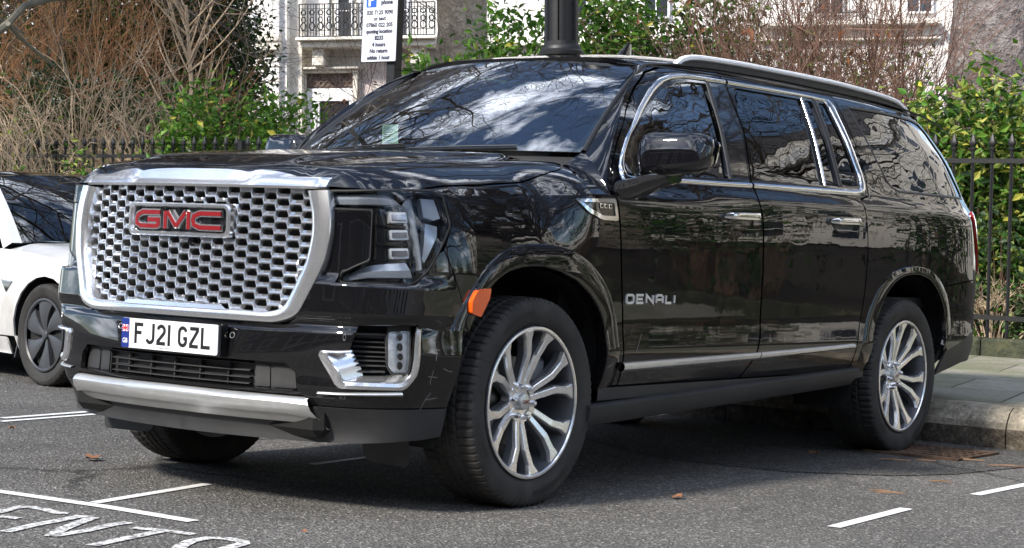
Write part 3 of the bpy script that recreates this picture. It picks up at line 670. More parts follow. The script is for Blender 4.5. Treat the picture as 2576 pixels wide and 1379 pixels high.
for mir in (False,True):
    mb=MB(); patch(mb,BF,bhalf,holes=[FOG],sg=-1,mir=mir,step=.03,fl=.02); fb=part('front_bumper',mb,BLACK)
    # valance
    mb=MB(); patch(mb,BF,[(.492,.406),(1.262,.406),(1.225,.322),(1.33,.345),(1.9,.347),(1.9,.268),(1.30,.270),(.62,.290),(.50,.300)],sg=-1,mir=mir,step=.04,fl=.03); part('bumper_valance',mb,PLASTIC,fb)
    # skid plate
    mb=MB(); band(mb,B,[(1.268,.438),(1.34,.439),(1.9,.444)],[(1.224,.325),(1.33,.348),(1.9,.350)],.03,n=24,mir=mir,sg=-1,prof=[(0,-.01),(.03,.014),(.12,.026),(.26,.031),(.5,.029),(.52,.025),(.8,.024),(.97,.020),(1,.0)]); part('skid_plate',mb,SATIN,fb)
    # fog lamp bay
    mb=MB(); patch(mb,BF,shrink(FOG,-.01),sg=-1,mir=mir,off=-.070,fl=0); part('lamp_bay_back',mb,VOID,fb)
    mb=MB()
    for k in range(9):
        z0=.535+k*.0195; xl=1.0+.055*min(1,(z0-.50)/.12)-.03*max(0,(z0-.62)/.09)
        band(mb,BF,[(xl,z0+.004),(.842,z0+.004)],[(xl,z0-.004),(.842,z0-.004)],.016,n=8,mir=mir,sg=-1,base=-.055)
    part('lamp_bay_louvre',mb,LOUV,fb)
    # chrome fog surround
    A=rnd([(1.056,.624),(1.234,.617),(1.162,.478),(.742,.478),(.690,.53),(.680,.712)],.018,4,False); C_=rnd([(1.056,.612),(1.198,.606),(1.118,.510),(.765,.508),(.724,.537),(.704,.716)],.018,4,False)
    mb=MB(); band(mb,BF,resamp(A,50),resamp(C_,50),.012,n=50,mir=mir,sg=-1,prof=[(0,0),(.1,.010),(.5,.014),(.9,.010),(1,.004)])
    def lf(L1,d1,L2,d2,nn=12):
        a=resamp(L1,nn); c=resamp(L2,nn); n1=-nrm(BF,a[:,0],a[:,1]); n2=-nrm(BF,c[:,0],c[:,1])
        P1=BF(a[:,0],a[:,1])+n1*d1; P2=BF(c[:,0],c[:,1])+n2*d2
        loft(mb,[P1,P2],mir=mir); 
    lf([(1.198,.606),(1.118,.510)],.004,[(1.062,.615),(.968,.512)],-.055)
    lf([(1.198,.612),(1.056,.618)],.006,[(1.198,.604),(1.060,.610)],-.03)
    lf([(1.118,.510),(.765,.508),(.724,.537)],.004,[(.968,.524),(.775,.524),(.738,.55)],-.055)
    part('fog_lamp_surround',mb,SURR,fb)
    mb=MB(); band(mb,BF,[(1.228,.464),(.95,.470),(.752,.475)],[(1.226,.455),(.95,.456),(.748,.457)],.012,n=30,mir=mir,sg=-1); part('bumper_lip',mb,SATIN,fb)
    # fog lamp
    lp=[(.832,.700),(.726,.702),(.732,.541),(.808,.540),(.836,.565)]
    mb=MB(); patch(mb,BF,rnd(lp,.008,2),sg=-1,mir=mir,off=-.035,fl=.03,step=.02); fl_=part('fog_lamp',mb,simple('reflector_silver',(.85,.87,.90),.3,.12,bmp=.6,bs=60,bd=.01) if not mir else bpy.data.materials['reflector_silver'],suv)
    for k in range(4):
        zc=.562+k*.038; mb=MB(); el=[(.768+.014*math.cos(t),zc+.015*math.sin(t)) for t in np.linspace(0,2*np.pi,14,endpoint=False)]
        patch(mb,BF,el,sg=-1,mir=mir,off=-.026,fl=.008,step=.02); part('led_lens',mb,GLOSSB,fl_)
    mb=MB(); patch(mb,BF,rnd(lp,.008,2),sg=-1,mir=mir,off=-.014,fl=.02,step=.03); part('lamp_cover',mb,LENS,fl_)
    mb=MB(); band(mb,BF,resamp(shrink(lp,-.010),40),resamp(lp,40),.01,n=40,closed=True,mir=mir,sg=-1,base=-.02); part('lamp_rim',mb,DPLAST,fl_)
    # parking sensors
    mb=MB()
    for s_,z_ in ((1.595,.648),(1.102,.668)):
        el=[(s_+.012*math.cos(t),z_+.012*math.sin(t)) for t in np.linspace(0,2*np.pi,16,endpoint=False)]; el2=[(s_+.009*math.cos(t),z_+.009*math.sin(t)) for t in np.linspace(0,2*np.pi,16,endpoint=False)]
        band(mb,BF,el,el2,.0025,n=16,closed=True,mir=mir,sg=-1)
    part('parking_sensor',mb,SATIN,fb)
    # lower grille
    mb=MB(); patch(mb,BF,[(1.905,.575),(1.30,.575),(1.28,.445),(1.905,.445)],sg=-1,mir=mir,off=-.05,fl=0)
    for z0 in (.548,.522,.496,.472): band(mb,BF,[(1.9,z0+.005),(1.52,z0+.005)],[(1.9,z0-.004),(1.52,z0-.004)],.03,n=12,mir=mir,sg=-1,base=-.05)
    for s_ in (1.62,1.76,1.895): band(mb,BF,[(s_,.565),(s_,.455)],[(s_+.008,.565),(s_+.008,.455)],.022,n=5,mir=mir,sg=-1,base=-.05)
    patch(mb,BF,[(1.50,.56),(1.34,.56),(1.31,.53),(1.30,.455),(1.50,.455)],sg=-1,mir=mir,off=-.03,fl=.02)
    patch(mb,BF,rnd([(1.42,.545),(1.345,.548),(1.33,.53),(1.32,.465),(1.415,.465)],.008,2),sg=-1,mir=mir,off=-.025,fl=.005)
    patch(mb,BF,rnd([(1.495,.548),(1.435,.546),(1.43,.465),(1.492,.465)],.008,2),sg=-1,mir=mir,off=-.025,fl=.005)
    part('lower_grille',mb,PLASTIC,fb)
    # ---- grille surround
    sgn=1
    Ao=[(1.9,.702),(1.40,.702),(1.335,.722),(1.305,.745),(1.225,.93),(1.210,1.04),(1.215,1.12),(1.235,1.197)]
    Ai=[(1.9,.744),(1.44,.744),(1.40,.752),(1.372,.775),(1.305,.935),(1.290,1.04),(1.298,1.12),(1.325,1.192)]
    Ao=resamp(rnd(Ao,.03,3,False),70); Ai=resamp(rnd(Ai,.03,3,False),70)
    mb=MB(); band(mb,B,Ao,Ai,.03,n=70,mir=mir,sg=-1,prof=[(0,-.01),(0.0,.022),(.05,.030),(.45,.036),(.8,.032),(.93,.026),(1,.018),(1.0,-.055)])
    gs=part('grille_surround',mb,SURR)
    mb=MB(); band(mb,B,[(1.9,.762),(1.66,.762)],[(1.9,.735),(1.615,.735)],.03,n=12,mir=mir,sg=-1,prof=[(0,-.03),(0.02,.018),(.3,.032),(.9,.034),(1,.02)]); part('grille_step_trim',mb,SURR,gs)
    # upper chrome header (carried by the hood)
    mb=MB()
    ys_=np.r_[np.linspace(0,.285,9),.30,.32,.34,np.linspace(.37,.61,8),.632,.650]; rows=[]
    for i,y in enumerate(ys_):
        fx=lambda z: float(front_x(y,z)); e=0 if i<len(ys_)-2 else (.006,.022)[i-len(ys_)+2]
        zt=float(np.interp(y,[0,.29,.345,.65],[1.236,1.236,1.250,1.250]))
        xr=float(np.interp(y,[0,.29,.34,.55,.65],[.922,.918,.905,.882,.868]))
        zt2=float(T(xr,y)[2])+.004
        rows.append(np.array([[fx(1.205)-.02,y,1.203],[fx(1.205)+.034-e,y,1.203],[fx(1.215)+.040-e,y,1.212],[fx(1.23)+.024-e,y,zt-.012],[fx(1.24)+.006-e,y,zt-.002],[xr,y,zt2],[xr-.02,y,zt2-.02]]))
    loft(mb,rows,mir=mir,flip=False); 
    last=rows[-1]; mb.add(last,[tuple(range(7))],mir=mir)
    part('grille_header',mb,SURR)
    # ---- headlight
    LAMP=[(1.238,1.197),(.837,1.208),(.60,1.215),(.540,1.198),(.530,1.09),(.615,.978),(.672,.908),(.735,.868),(1.178,.866),(1.170,.904),(.980,.949),(.983,1.134),(1.226,1.134)]
    hb=MB(); patch(hb,B,shrink(LAMP,-.004),sg=-1,mir=mir,off=-.085,fl=0)
    # side walls of the housing
    Lp=subdiv(LAMP,.05); n1=-nrm(B,Lp[:,0],Lp[:,1]); P1=B(Lp[:,0],Lp[:,1])-n1*.004; P2=B(Lp[:,0],Lp[:,1])-n1*.085
    loft(hb,[np.vstack([P1,P1[:1]]),np.vstack([P2,P2[:1]])],mir=mir)
    hl=part('headlight',hb,INTERLAMP if 'INTERLAMP' in globals() else GLOSSB)
    mb=MB(); patch(mb,B,LAMP,sg=-1,mir=mir,off=.003,fl=.01,step=.03); part('lamp_cover',mb,LENS,hl)
    mb=MB(); band(mb,B,[(1.236,1.190),(.83,1.200),(.735,1.202),(.712,1.190),(.702,1.14),(.672,.925)],[(1.226,1.150),(.83,1.157),(.765,1.157),(.738,1.145),(.728,1.10),(.690,.920)],.02,n=50,mir=mir,sg=-1,base=-.035,prof=[(0,-.01),(.05,.010),(.5,.018),(.95,.010),(1,-.02)]); part('daytime_light',mb,simple('light_guide',(.50,.55,.62),.12,.5) if not mir else bpy.data.materials['light_guide'],hl)
    mb=MB(); band(mb,B,[(1.172,.900),(.98,.935),(.76,.952)],[(1.178,.872),(.98,.885),(.72,.888)],.02,n=30,mir=mir,sg=-1,base=-.04,prof=[(0,-.02),(.05,.0),(.5,.016),(.95,.010),(1,0)]); part('turn_light',mb,bpy.data.materials['light_guide'],hl)
    mb=MB(); patch(mb,B,[(.655,1.19),(.575,1.19),(.560,1.12),(.60,1.11),(.655,1.12)],sg=-1,mir=mir,off=-.02,fl=.03)
    patch(mb,B,[(.640,1.10),(.575,1.09),(.585,1.05),(.66,.95),(.672,.96)],sg=-1,mir=mir,off=-.03,fl=.03); part('corner_reflector',mb,bpy.data.materials['light_guide'],hl)
    for z0,z1 in ((1.094,1.133),(1.030,1.066),(.960,.998)):
        mb=MB(); q=[(.856,z1),(.748,z1+.004),(.742,z0+.004),(.850,z0)]
        patch(mb,B,rnd(q,.006,2),sg=-1,mir=mir,off=-.030,fl=.05,step=.03); pj=part('projector_lamp',mb,bpy.data.materials['reflector_silver'],hl)
        mb=MB(); patch(mb,B,shrink(q,.009),sg=-1,mir=mir,off=-.024,fl=.006,step=.03); part('projector_lens',mb,DARKCHR,hl)
    mb=MB()
    for z0 in (1.081,1.012): band(mb,B,[(.975,z0+.006),(.75,z0+.008)],[(.975,z0-.004),(.745,z0-.002)],.02,n=8,mir=mir,sg=-1,base=-.06)
    band(mb,B,[(.972,1.125),(.968,.955)],[(.940,1.125),(.935,.955)],.02,n=8,mir=mir,sg=-1,base=-.06)
    part('lamp_shelf',mb,simple('lamp_bronze',(.08,.065,.05),.25,.6) if not mir else bpy.data.materials['lamp_bronze'],hl)
    # black seal round the lamp
    mb=MB(); band(mb,B,subdiv(shrink(LAMP,-.006),.03),subdiv(shrink(LAMP,.004),.03),.003,n=120,closed=True,mir=mir,sg=-1); part('lamp_seal',mb,DPLAST,hl)
    # air deflectors
    mb=MB(); yy=(.56,.80) if not mir else (.58,.90)
    rows=[np.array([[.52,yy[0],.30],[.52,yy[1],.33]]),np.array([[.50,yy[0]+.005,.19],[.50,yy[1],.175]])]
    rows=[np.array([[.53+dx,y,z] for (y,z) in ((yy[0],.34),(yy[1],.34),(yy[1]-.002,.185),(yy[1]-.015,.172),(yy[0]+.05,.178),(yy[0]+.015,.20))]) for dx in (0,-.006)]
    loft(mb,rows,closed=True,capends=True,mir=mir); part('air_deflector',mb,PLASTIC)
# ---- honeycomb grille
inner=[(1.9,.744),(1.44,.744),(1.40,.752),(1.372,.775),(1.305,.935),(1.290,1.04),(1.298,1.12),(1.325,1.195),(1.9,1.197)]
inner=np.array([(a,b) for a,b in inner]+[(3.8-a,b) for a,b in inner[::-1][1:-1]])
def FG(s,z):  # symmetric front surface in (s,z)
    y=1.9-np.asarray(s,float); return np.stack([front_x(np.minimum(np.abs(y),.95),np.asarray(z,float)),y+0*np.asarray(z,float),z+0*y],-1)
mb=MB(); px_,pz_=.1155,.0442
sel=shrink(inner,-.022)
for ci in range(-12,13):
    for rj in range(-1,12):
        cy=ci*px_/2; cz=.748+rj*pz_+(pz_/2 if ci%2 else 0)
        if not inpoly([(1.9-cy,cz)],sel)[0]: continue
        if abs(cy+.022)<.250 and 1.025<cz<1.125: continue
        a_,b_,c_=px_/2*.64,px_/2*.36*.5+px_/2*.32,pz_/2
        # hex corner offsets (flat top): half-top width wt, half-mid width wm
        wt,wm=px_*.215,px_*.285
        O=[(-wm,0),(-wt,c_),(wt,c_),(wm,0),(wt,-c_),(-wt,-c_)]
        M1=[(-wm*.965,0),(-wt*.98,c_*.86),(wt*.98,c_*.86),(wm*.965,0),(wt*.98,-c_*.90),(-wt*.98,-c_*.90)]
        I=[(-wm*.90,-c_*.0),(-wt*.93,c_*.62),(wt*.93,c_*.62),(wm*.89,-c_*.0),(wt*.93,-c_*.32),(-wt*.93,-c_*.32)]
        rows=[]
        for L_,dp in ((O,-.004),(M1,0.0),(I,-.012),([(a*.97,b*.95) for a,b in I],-.021)):
            rows.append(np.array([FG(1.9-(cy+a),cz+b)+[dp,0,0] for a,b in L_]))
        loft(mb,rows,closed=True,flip=True)
gm=part('grille_mesh',mb,simple('grille_chrome',(.84,.85,.87),.13,.97),smooth=20)
mb=MB(); ip=shrink(inner,-.03); patch(mb,FG,ip,sg=-1,off=-.075,fl=0,step=.1); part('grille_backing',mb,VOID,gm)
# ---- badge: letters on a black field in a chrome frame
def onG(y0,z0):
    def f(u,v,h): y=y0+u-.022; return np.array([float(front_x(0,1.07))+.022-.10*(abs(y)/.75)**2.2+h,y,z0+v])
    return f
FB=lambda a,b: np.stack([front_x(0,1.07)+.022-.10*(np.abs(a)/.75)**2.2+0*b,a-.022+0*b,b+0*a],-1)
o_=rnd([(-.277,1.009),(.277,1.009),(.277,1.137),(-.277,1.137)],.028,5); i_=rnd([(-.256,1.027),(.256,1.027),(.256,1.119),(-.256,1.119)],.018,5)
mb=MB(); band(mb,FB,resamp(o_,100,closed=True),resamp(i_,100,closed=True),.014,n=100,closed=True,sg=1,prof=[(0,-.04),(0,.008),(.25,.014),(.75,.014),(1,.004),(1,-.01)])
bdg=part('grille_badge',mb,SURR)
mb=MB(); patch(mb,FB,shrink(i_,-.003),sg=1,off=-.004,fl=0,step=.08); part('badge_field',mb,GLOSSB,bdg)
W3=.150; H3=.072
LG=[[(W3*.98,H3*.86),(W3*.30,H3*.86),(W3*.10,H3*.70),(W3*.06,H3*.5),(W3*.06,H3*.28),(W3*.22,H3*.12),(W3*.84,H3*.12),(W3*.92,H3*.2),(W3*.92,H3*.46),(W3*.50,H3*.46)]]
LM=[[(0.07*W3,0),(0.07*W3,H3*.86),(.28*W3,H3*.86),(.52*W3,H3*.16),(.76*W3,H3*.86),(.97*W3,H3*.86),(.97*W3,0)]]
LM=[[(0.10*W3,H3*.0),(0.10*W3,H3*.94)],[(.18*W3,H3*.9),(.50*W3,H3*.14)],[(.50*W3,H3*.14),(.84*W3,H3*.9)],[(.95*W3,H3*.94),(.95*W3,0)]]
LC=[[(W3*1.02,H3*.86),(W3*.30,H3*.86),(W3*.10,H3*.72),(W3*.06,H3*.5),(W3*.10,H3*.26),(W3*.30,H3*.12),(W3*1.02,H3*.12)]]
for ch,P_,y0 in (('g',LG,-.238),('m',LM,-.075),('c',LC,.082)):
    mb=MB(); strokes(mb,P_,.0265,onG(y0,1.037),-.003,.010); lt=part('badge_letter',mb,SURR,bdg)
    mb=MB(); strokes(mb,P_,.0165,onG(y0,1.037),.006,.0125); part('letter_face',mb,REDENAM,bdg)
mb=MB(); tube(mb,[(float(front_x(0,.99))-.02,.035,.992),(float(front_x(0,.99))+.004,.035,.992)],.014,14); part('grille_camera',mb,GLOSSB,gm)
# ---- number plate
XP=1.038; PC=(.018,.629); PWd,PHt=.525,.114
mb=MB(); 
def plp(y0,y1,z0,z1,x,th,r,m,k=5):
    q=rnd([(y0,z0),(y1,z0),(y1,z1),(y0,z1)],r,k); mb_=m; n_=len(q)
    rows=[np.array([[x-th,a,b] for a,b in q]),np.array([[x,a,b] for a,b in q])]; loft(mb_,rows,closed=True,capends=True)
y0,y1,z0,z1=PC[0]-PWd/2,PC[0]+PWd/2,PC[1]-PHt/2,PC[1]+PHt/2
plp(y0,y1,z0,z1,XP,.004,.010,mb); npl=part('number_plate',mb,WHITEP)
mb=MB(); plp(y0+.03,y1+.012,z0-.006,z1+.002,XP-.0045,.035,.006,mb); part('plate_holder',mb,GLOSSB,npl)
mb=MB(); plp(y0+.0005,y0+.044,z0+.0005,z1-.0005,XP+.0006,.001,.006,mb); bl=part('plate_blue_band',mb,PLBLUE,npl)
mb=MB(); plp(y0+.004,y0+.040,z0+.062,z0+.088,XP+.0012,.001,.0005,mb); fg_=part('flag_field',mb,WHITEP,npl)
mb=MB(); fm=lambda u,v,h: np.array([XP+h,y0+.022+u,z0+.075+v])
strokes(mb,[[(-.018,0),(.018,0)],[(0,-.013),(0,.013)]],.005,fm,.001,.0018); strokes(mb,[[(-.018,-.013),(.018,.013)],[(-.018,.013),(.018,-.013)]],.0022,fm,.001,.0016); part('flag_cross',mb,PLRED,npl)
mb=MB()
for tx,ty in (((-.018,-.009),(-.006,-.0045)),((.018,.009),(.006,.0045)),((-.018,.009),(-.006,.0045)),((.018,-.009),(.006,-.0045))): pass
for q in ([(-.017,.004),(-.005,.004),(-.017,.0095)],[(.017,.004),(.005,.004),(.017,.0095)],[(-.017,-.004),(-.005,-.004),(-.017,-.0095)],[(.017,-.004),(.005,-.004),(.017,-.0095)]):
    mb.add([fm(a,b,.0014) for a,b in q],[(0,1,2)])
part('flag_triangles',mb,PLBLUE,npl)
V,F_=textmesh('GB',.026,'CENTER',bold=.02); mb=MB(); mb.add(np.stack([np.full(len(V),XP+.0016),y0+.022+V[:,0]*.85,z0+.018+V[:,1]],1),F_); part('country_letters',mb,WHITEP,npl)
CW,CHh=.050,.080; st=.0135; q=st/2
def pg(c):
    w_,h_=CW-st,CHh-st
    if c=='F': return [[(0,-q),(0,h_),(w_+q*.6,h_)],[(0,h_*.53),(w_*.88,h_*.53)]]
    if c=='J': return [[(w_,h_+q),(w_,.017)]+arcp(w_*.5,.017,w_*.5,.017,0,-180,9)[1:-2]+[(.001,.012)]]
    if c=='2': return [[(0,h_-.014)]+arcp(w_*.5,h_-.017,w_*.5,.017,165,-20,9)+[(w_*.85,h_*.56),(.001,.008),(0,0),(w_+q*.7,0)]]
    if c=='1': return [[(0,-q),(0,h_+q)]]
    if c=='G': return [arcp(w_*.5,h_-.017,w_*.5,.017,10,180,9)+[(0,.017)]+arcp(w_*.5,.017,w_*.5,.017,180,360,10)+[(w_,h_*.40),(w_*.62,h_*.40)]]
    if c=='Z': return [[(-q*.6,h_),(w_,h_),(w_,h_-.008),(0,.008),(0,0),(w_+q*.6,0)]]
    if c=='L': return [[(0,h_+q),(0,0),(w_+q*.8,0)]]
u=y0+.074
for c in 'FJ21 GZL':
    if c==' ': u+=.026; continue
    wd=.018 if c=='1' else CW; mb=MB()
    fm2=lambda a,b,h,u=u: np.array([XP+h,u+st/2+a,z0+.019+st/2+b]); strokes(mb,pg(c),st,fm2,.0003,.0012); part('plate_character',mb,PLBLACK,npl); u+=wd+.0115
V,F_=textmesh('BY CAR IMPORT LIMITED',.0075,'CENTER'); mb=MB(); mb.add(np.stack([np.full(len(V),XP+.0009),PC[0]-.035+V[:,0],z0+.006+V[:,1]],1),F_); part('plate_small_print',mb,PLBLACK,npl)
# ---- under body
mb=MB(); box(mb,(-1.9,0,.38),(4.2,1.3,.16),.03); box(mb,(.55,0,.36),(.7,1.35,.14),.03); tube(mb,[(-3.407,-.8,.40),(-3.407,.8,.40)],.06,10); tube(mb,[(0,-.8,.36),(0,.8,.36)],.05,10); box(mb,(-4.35,0,.55),(.6,1.4,.2),.03)
box(mb,(-2.0,0,.60),(5.2,1.5,.28),.02); part('underbody',mb,VOID)
# ---- cabin
mb=MB(); box(mb,(-2.6,0,.80),(4.0,1.72,.06)); box(mb,(-.62,0,1.0),(.5,1.66,.5)); box(mb,(-4.3,0,1.0),(.1,1.6,.6)); part('cabin_floor',mb,INTER)
mb=MB(); rows=[]
for y in np.linspace(-.76,.76,15): rows.append(np.array([[-.50-.08*(y/.76)**2,y,1.36],[-.62,y,1.405],[-.80,y,1.415],[-.98,y,1.39],[-1.02,y,1.33],[-1.0,y,1.10]]))
loft(mb,rows); part('dashboard',mb,INTGREY)
def seat(x,y):
    mb=MB(); box(mb,(x,y,1.0),(.52,.50,.16),.05); box(mb,(x-.30,y,1.30),(.14,.48,.60),.05,R=roty(-.18)); box(mb,(x-.37,y,1.66),(.10,.26,.17),.04); part('seat',mb,INTER)
for x,y in ((-1.45,.40),(-1.45,-.40),(-2.45,.45),(-2.45,-.45),(-3.35,.42),(-3.35,-.42)): seat(x,y)
mb=MB(); t=np.linspace(0,2*np.pi,25); ct=np.array([-1.12,-.40,1.34]); ax=np.stack([.07*np.sin(t),.185*np.cos(t),.17*np.sin(t)],1)+ct; tube(mb,ax,.014,8,cap=False); tube(mb,[ct,ct+[.2,0,-.05]],.03,8); part('steering_wheel',mb,INTER)
mb=MB(); c=np.array([-1.50,.0,1.765]); rows=[]
for k in np.linspace(-1,1,13):
    e=math.sqrt(max(.02,1-abs(k)**5)); a=np.linspace(0,2*np.pi,12,endpoint=False); rows.append(c+np.stack([.018*e*np.cos(a),np.full(12,k*.125),.034*e*np.sin(a)],1))
loft(mb,rows,closed=True,capends=True); tube(mb,[c,c+[.07,0,.06]],.012,6); box(mb,c+np.array([.10,0,.07]),(.10,.12,.03),.01); part('rear_view_mirror',mb,DPLAST)
# ---- door mirrors
for mir in (False,True):
    mb=MB(); rows=[]; lows=[]
    ks=np.linspace(0,1,22)
    MC=np.array([-.752,1.118,1.437]); 
    for k in ks:
        y=-.155+.310*k; e=(max(0,1-abs(2*k-1)**7))**.45; e=max(e,.25); sh=.0+.05*(k-.5)
        a=np.linspace(0,2*np.pi,24,endpoint=False); c_,s_=np.cos(a),np.sin(a)
        X=np.sign(c_)*abs(c_)**.55; Z=np.sign(s_)*abs(s_)**.45
        rx=.078*e*(1.0-.25*k); rz=(.098-.022*k)*e
        rows.append(np.stack([MC[0]-.055*k**2+X*rx+.012*Z*(-1),np.full(24,MC[1]+y),MC[2]+.022*k+Z*rz-.004],1))
    loft(mb,rows,closed=True,capends=True,mir=mir); mr=part('door_mirror',mb,BLACK)
    mb=MB(); low=[]
    for k in ks:
        y=-.160+.320*k; e=(max(0,1-abs(2*k-1)**7))**.45; e=max(e,.25); a=np.linspace(math.radians(196),math.radians(344),14)
        c_,s_=np.cos(a),np.sin(a); X=np.sign(c_)*abs(c_)**.55; Z=np.sign(s_)*abs(s_)**.45
        rx=.083*e*(1.0-.25*k); rz=(.103-.022*k)*e; top=.0
        low.append(np.stack([MC[0]-.055*k**2+X*rx,np.full(14,MC[1]+y),MC[2]+.022*k+Z*rz-.006],1))
    loft(mb,low,mir=mir,flip=False)
    arm=[(-.60,.985,1.275),(-.66,1.02,1.295),(-.74,1.05,1.325),(-.80,1.10,1.345)]; rows=[]
    for i,p in enumerate(arm):
        wv,hv=[(.085,.042),(.08,.040),(.07,.035),(.065,.026)][i]; a=np.linspace(0,2*np.pi,12,endpoint=False)
        rows.append(np.array(p)+np.stack([np.sign(np.cos(a))*abs(np.cos(a))**.6*wv,np.zeros(12),np.sign(np.sin(a))*abs(np.sin(a))**.6*hv],1))
    loft(mb,rows,closed=True,capends=True,mir=mir); part('mirror_arm',mb,GLOSSB,mr)
    mb=MB(); patch(mb,lambda a,b:np.stack([-.925+.0*a-.05*((a-1.05)/.3)**2*0,a,b],-1),rnd([(1.01,1.37),(1.23,1.40),(1.25,1.50),(1.02,1.52)],.02,3),sg=-1,fl=.01,mir=mir); part('mirror_glass',mb,CHROME,mr)
    if not mir:
        pass
# ---------------- wheels ----------------
def tyre_mesh(R=.417,W_=.275,rim=.297,n=384,pitch=76,seed=1):
    hw=W_/2
    prof=[(rim,-hw*.80),(rim+.008,-hw*.86),(rim+.022,-hw*.93),(rim+.045,-hw*.985),(rim+.068,-hw),(R-.030,-hw*.985),(R-.016,-hw*.95),(R-.007,-hw*.895)]
    tr=[]
    for y in np.linspace(-.86,.86,37): tr.append((R-.0035*abs(y/.86)**3-.001,y*hw))
    prof=prof+tr+[(a,-b) for a,b in prof[::-1]]
    prof=np.array(prof); m=len(prof); th=np.arange(n)*2*np.pi/n; V=np.zeros((n,m,3)); yn=prof[:,1]/hw
    gro=np.zeros(m)
    for gc in (-.42,-.14,.14,.42): gro=np.maximum(gro,(np.abs(yn-gc)<.032)*1.)
    tread=(prof[:,0]>R-.008)
    per=n/pitch
    for i in range(n):
        ph=(i%per)/per; r=prof[:,0].copy()
        lat=np.zeros(m)
        sh=(np.abs(yn)>.45); skew=(ph+.55*np.abs(yn))%1
        lat=np.where(sh&(np.abs(((ph*1.0)%1)-.5)<.13),1,0); lat2=np.where((~sh)&(np.abs(((ph+yn*1.6)%1)-.5)<.10),.8,0)
        r=r-tread*np.maximum(gro*.009,np.maximum(lat,lat2)*.0065*(1-gro))
        sw=(prof[:,0]>R-.034)&(~tread); r=r-sw*np.where(abs(ph-.5)<.13,.004,0)*1.
        V[i,:,0]=r*np.cos(th[i]); V[i,:,2]=r*np.sin(th[i]); V[i,:,1]=prof[:,1]
    F=[(i*m+j,((i+1)%n)*m+j,((i+1)%n)*m+j+1,i*m+j+1) for i in range(n) for j in range(m-1)]
    mb=MB(); mb.add(V.reshape(-1,3),F)
    return mb
def lathe(mb,prof,n=48,mi=0):
    rows=[]
    for r,y in prof:
        a=np.linspace(0,2*np.pi,n,endpoint=False); rows.append(np.stack([r*np.cos(a),np.full(n,y),r*np.sin(a)],1))
    return loft(mb,rows,closed=True,mi=mi)
M_,n_,b_=nodes('tyre_rubber'); setc(b_,(.022,.021,.020),.75,spec=.35)
x_=noise(n_,9,5); r_=ramp(n_,x_.outputs['Fac'],[(.3,(.020,.0195,.019)),(.72,(.050,.047,.043))]); n_.links.new(r_.outputs[0],b_.inputs['Base Color']); bump(n_,b_,noise(n_,220).outputs['Fac'],.2,.001); TYRE=M_
TYREL=simple('tyre_lettering',(.010,.010,.010),.5)
MACH=simple('machined_alloy',(.88,.87,.85),.20,.82,var=.03)
ALLOYG=simple('painted_alloy',(.17,.175,.19),.35,.6)
BRK=simple('brake_metal',(.30,.29,.28),.4,1,var=.2,vs_=8)
def arctext(mb,s,size,R,a0,yv,rev=False):
    V,F=textmesh(s,size,'CENTER',1.12,.012); 
    ang=a0-V[:,0]/R; r=R+V[:,1]-size*.35
    mb.add(np.stack([-r*np.cos(ang) if False else r*np.sin(-(ang-a0))*0+r*np.cos(ang),np.full(len(V),yv),r*np.sin(ang)],1),[f[::-1] for f in F])
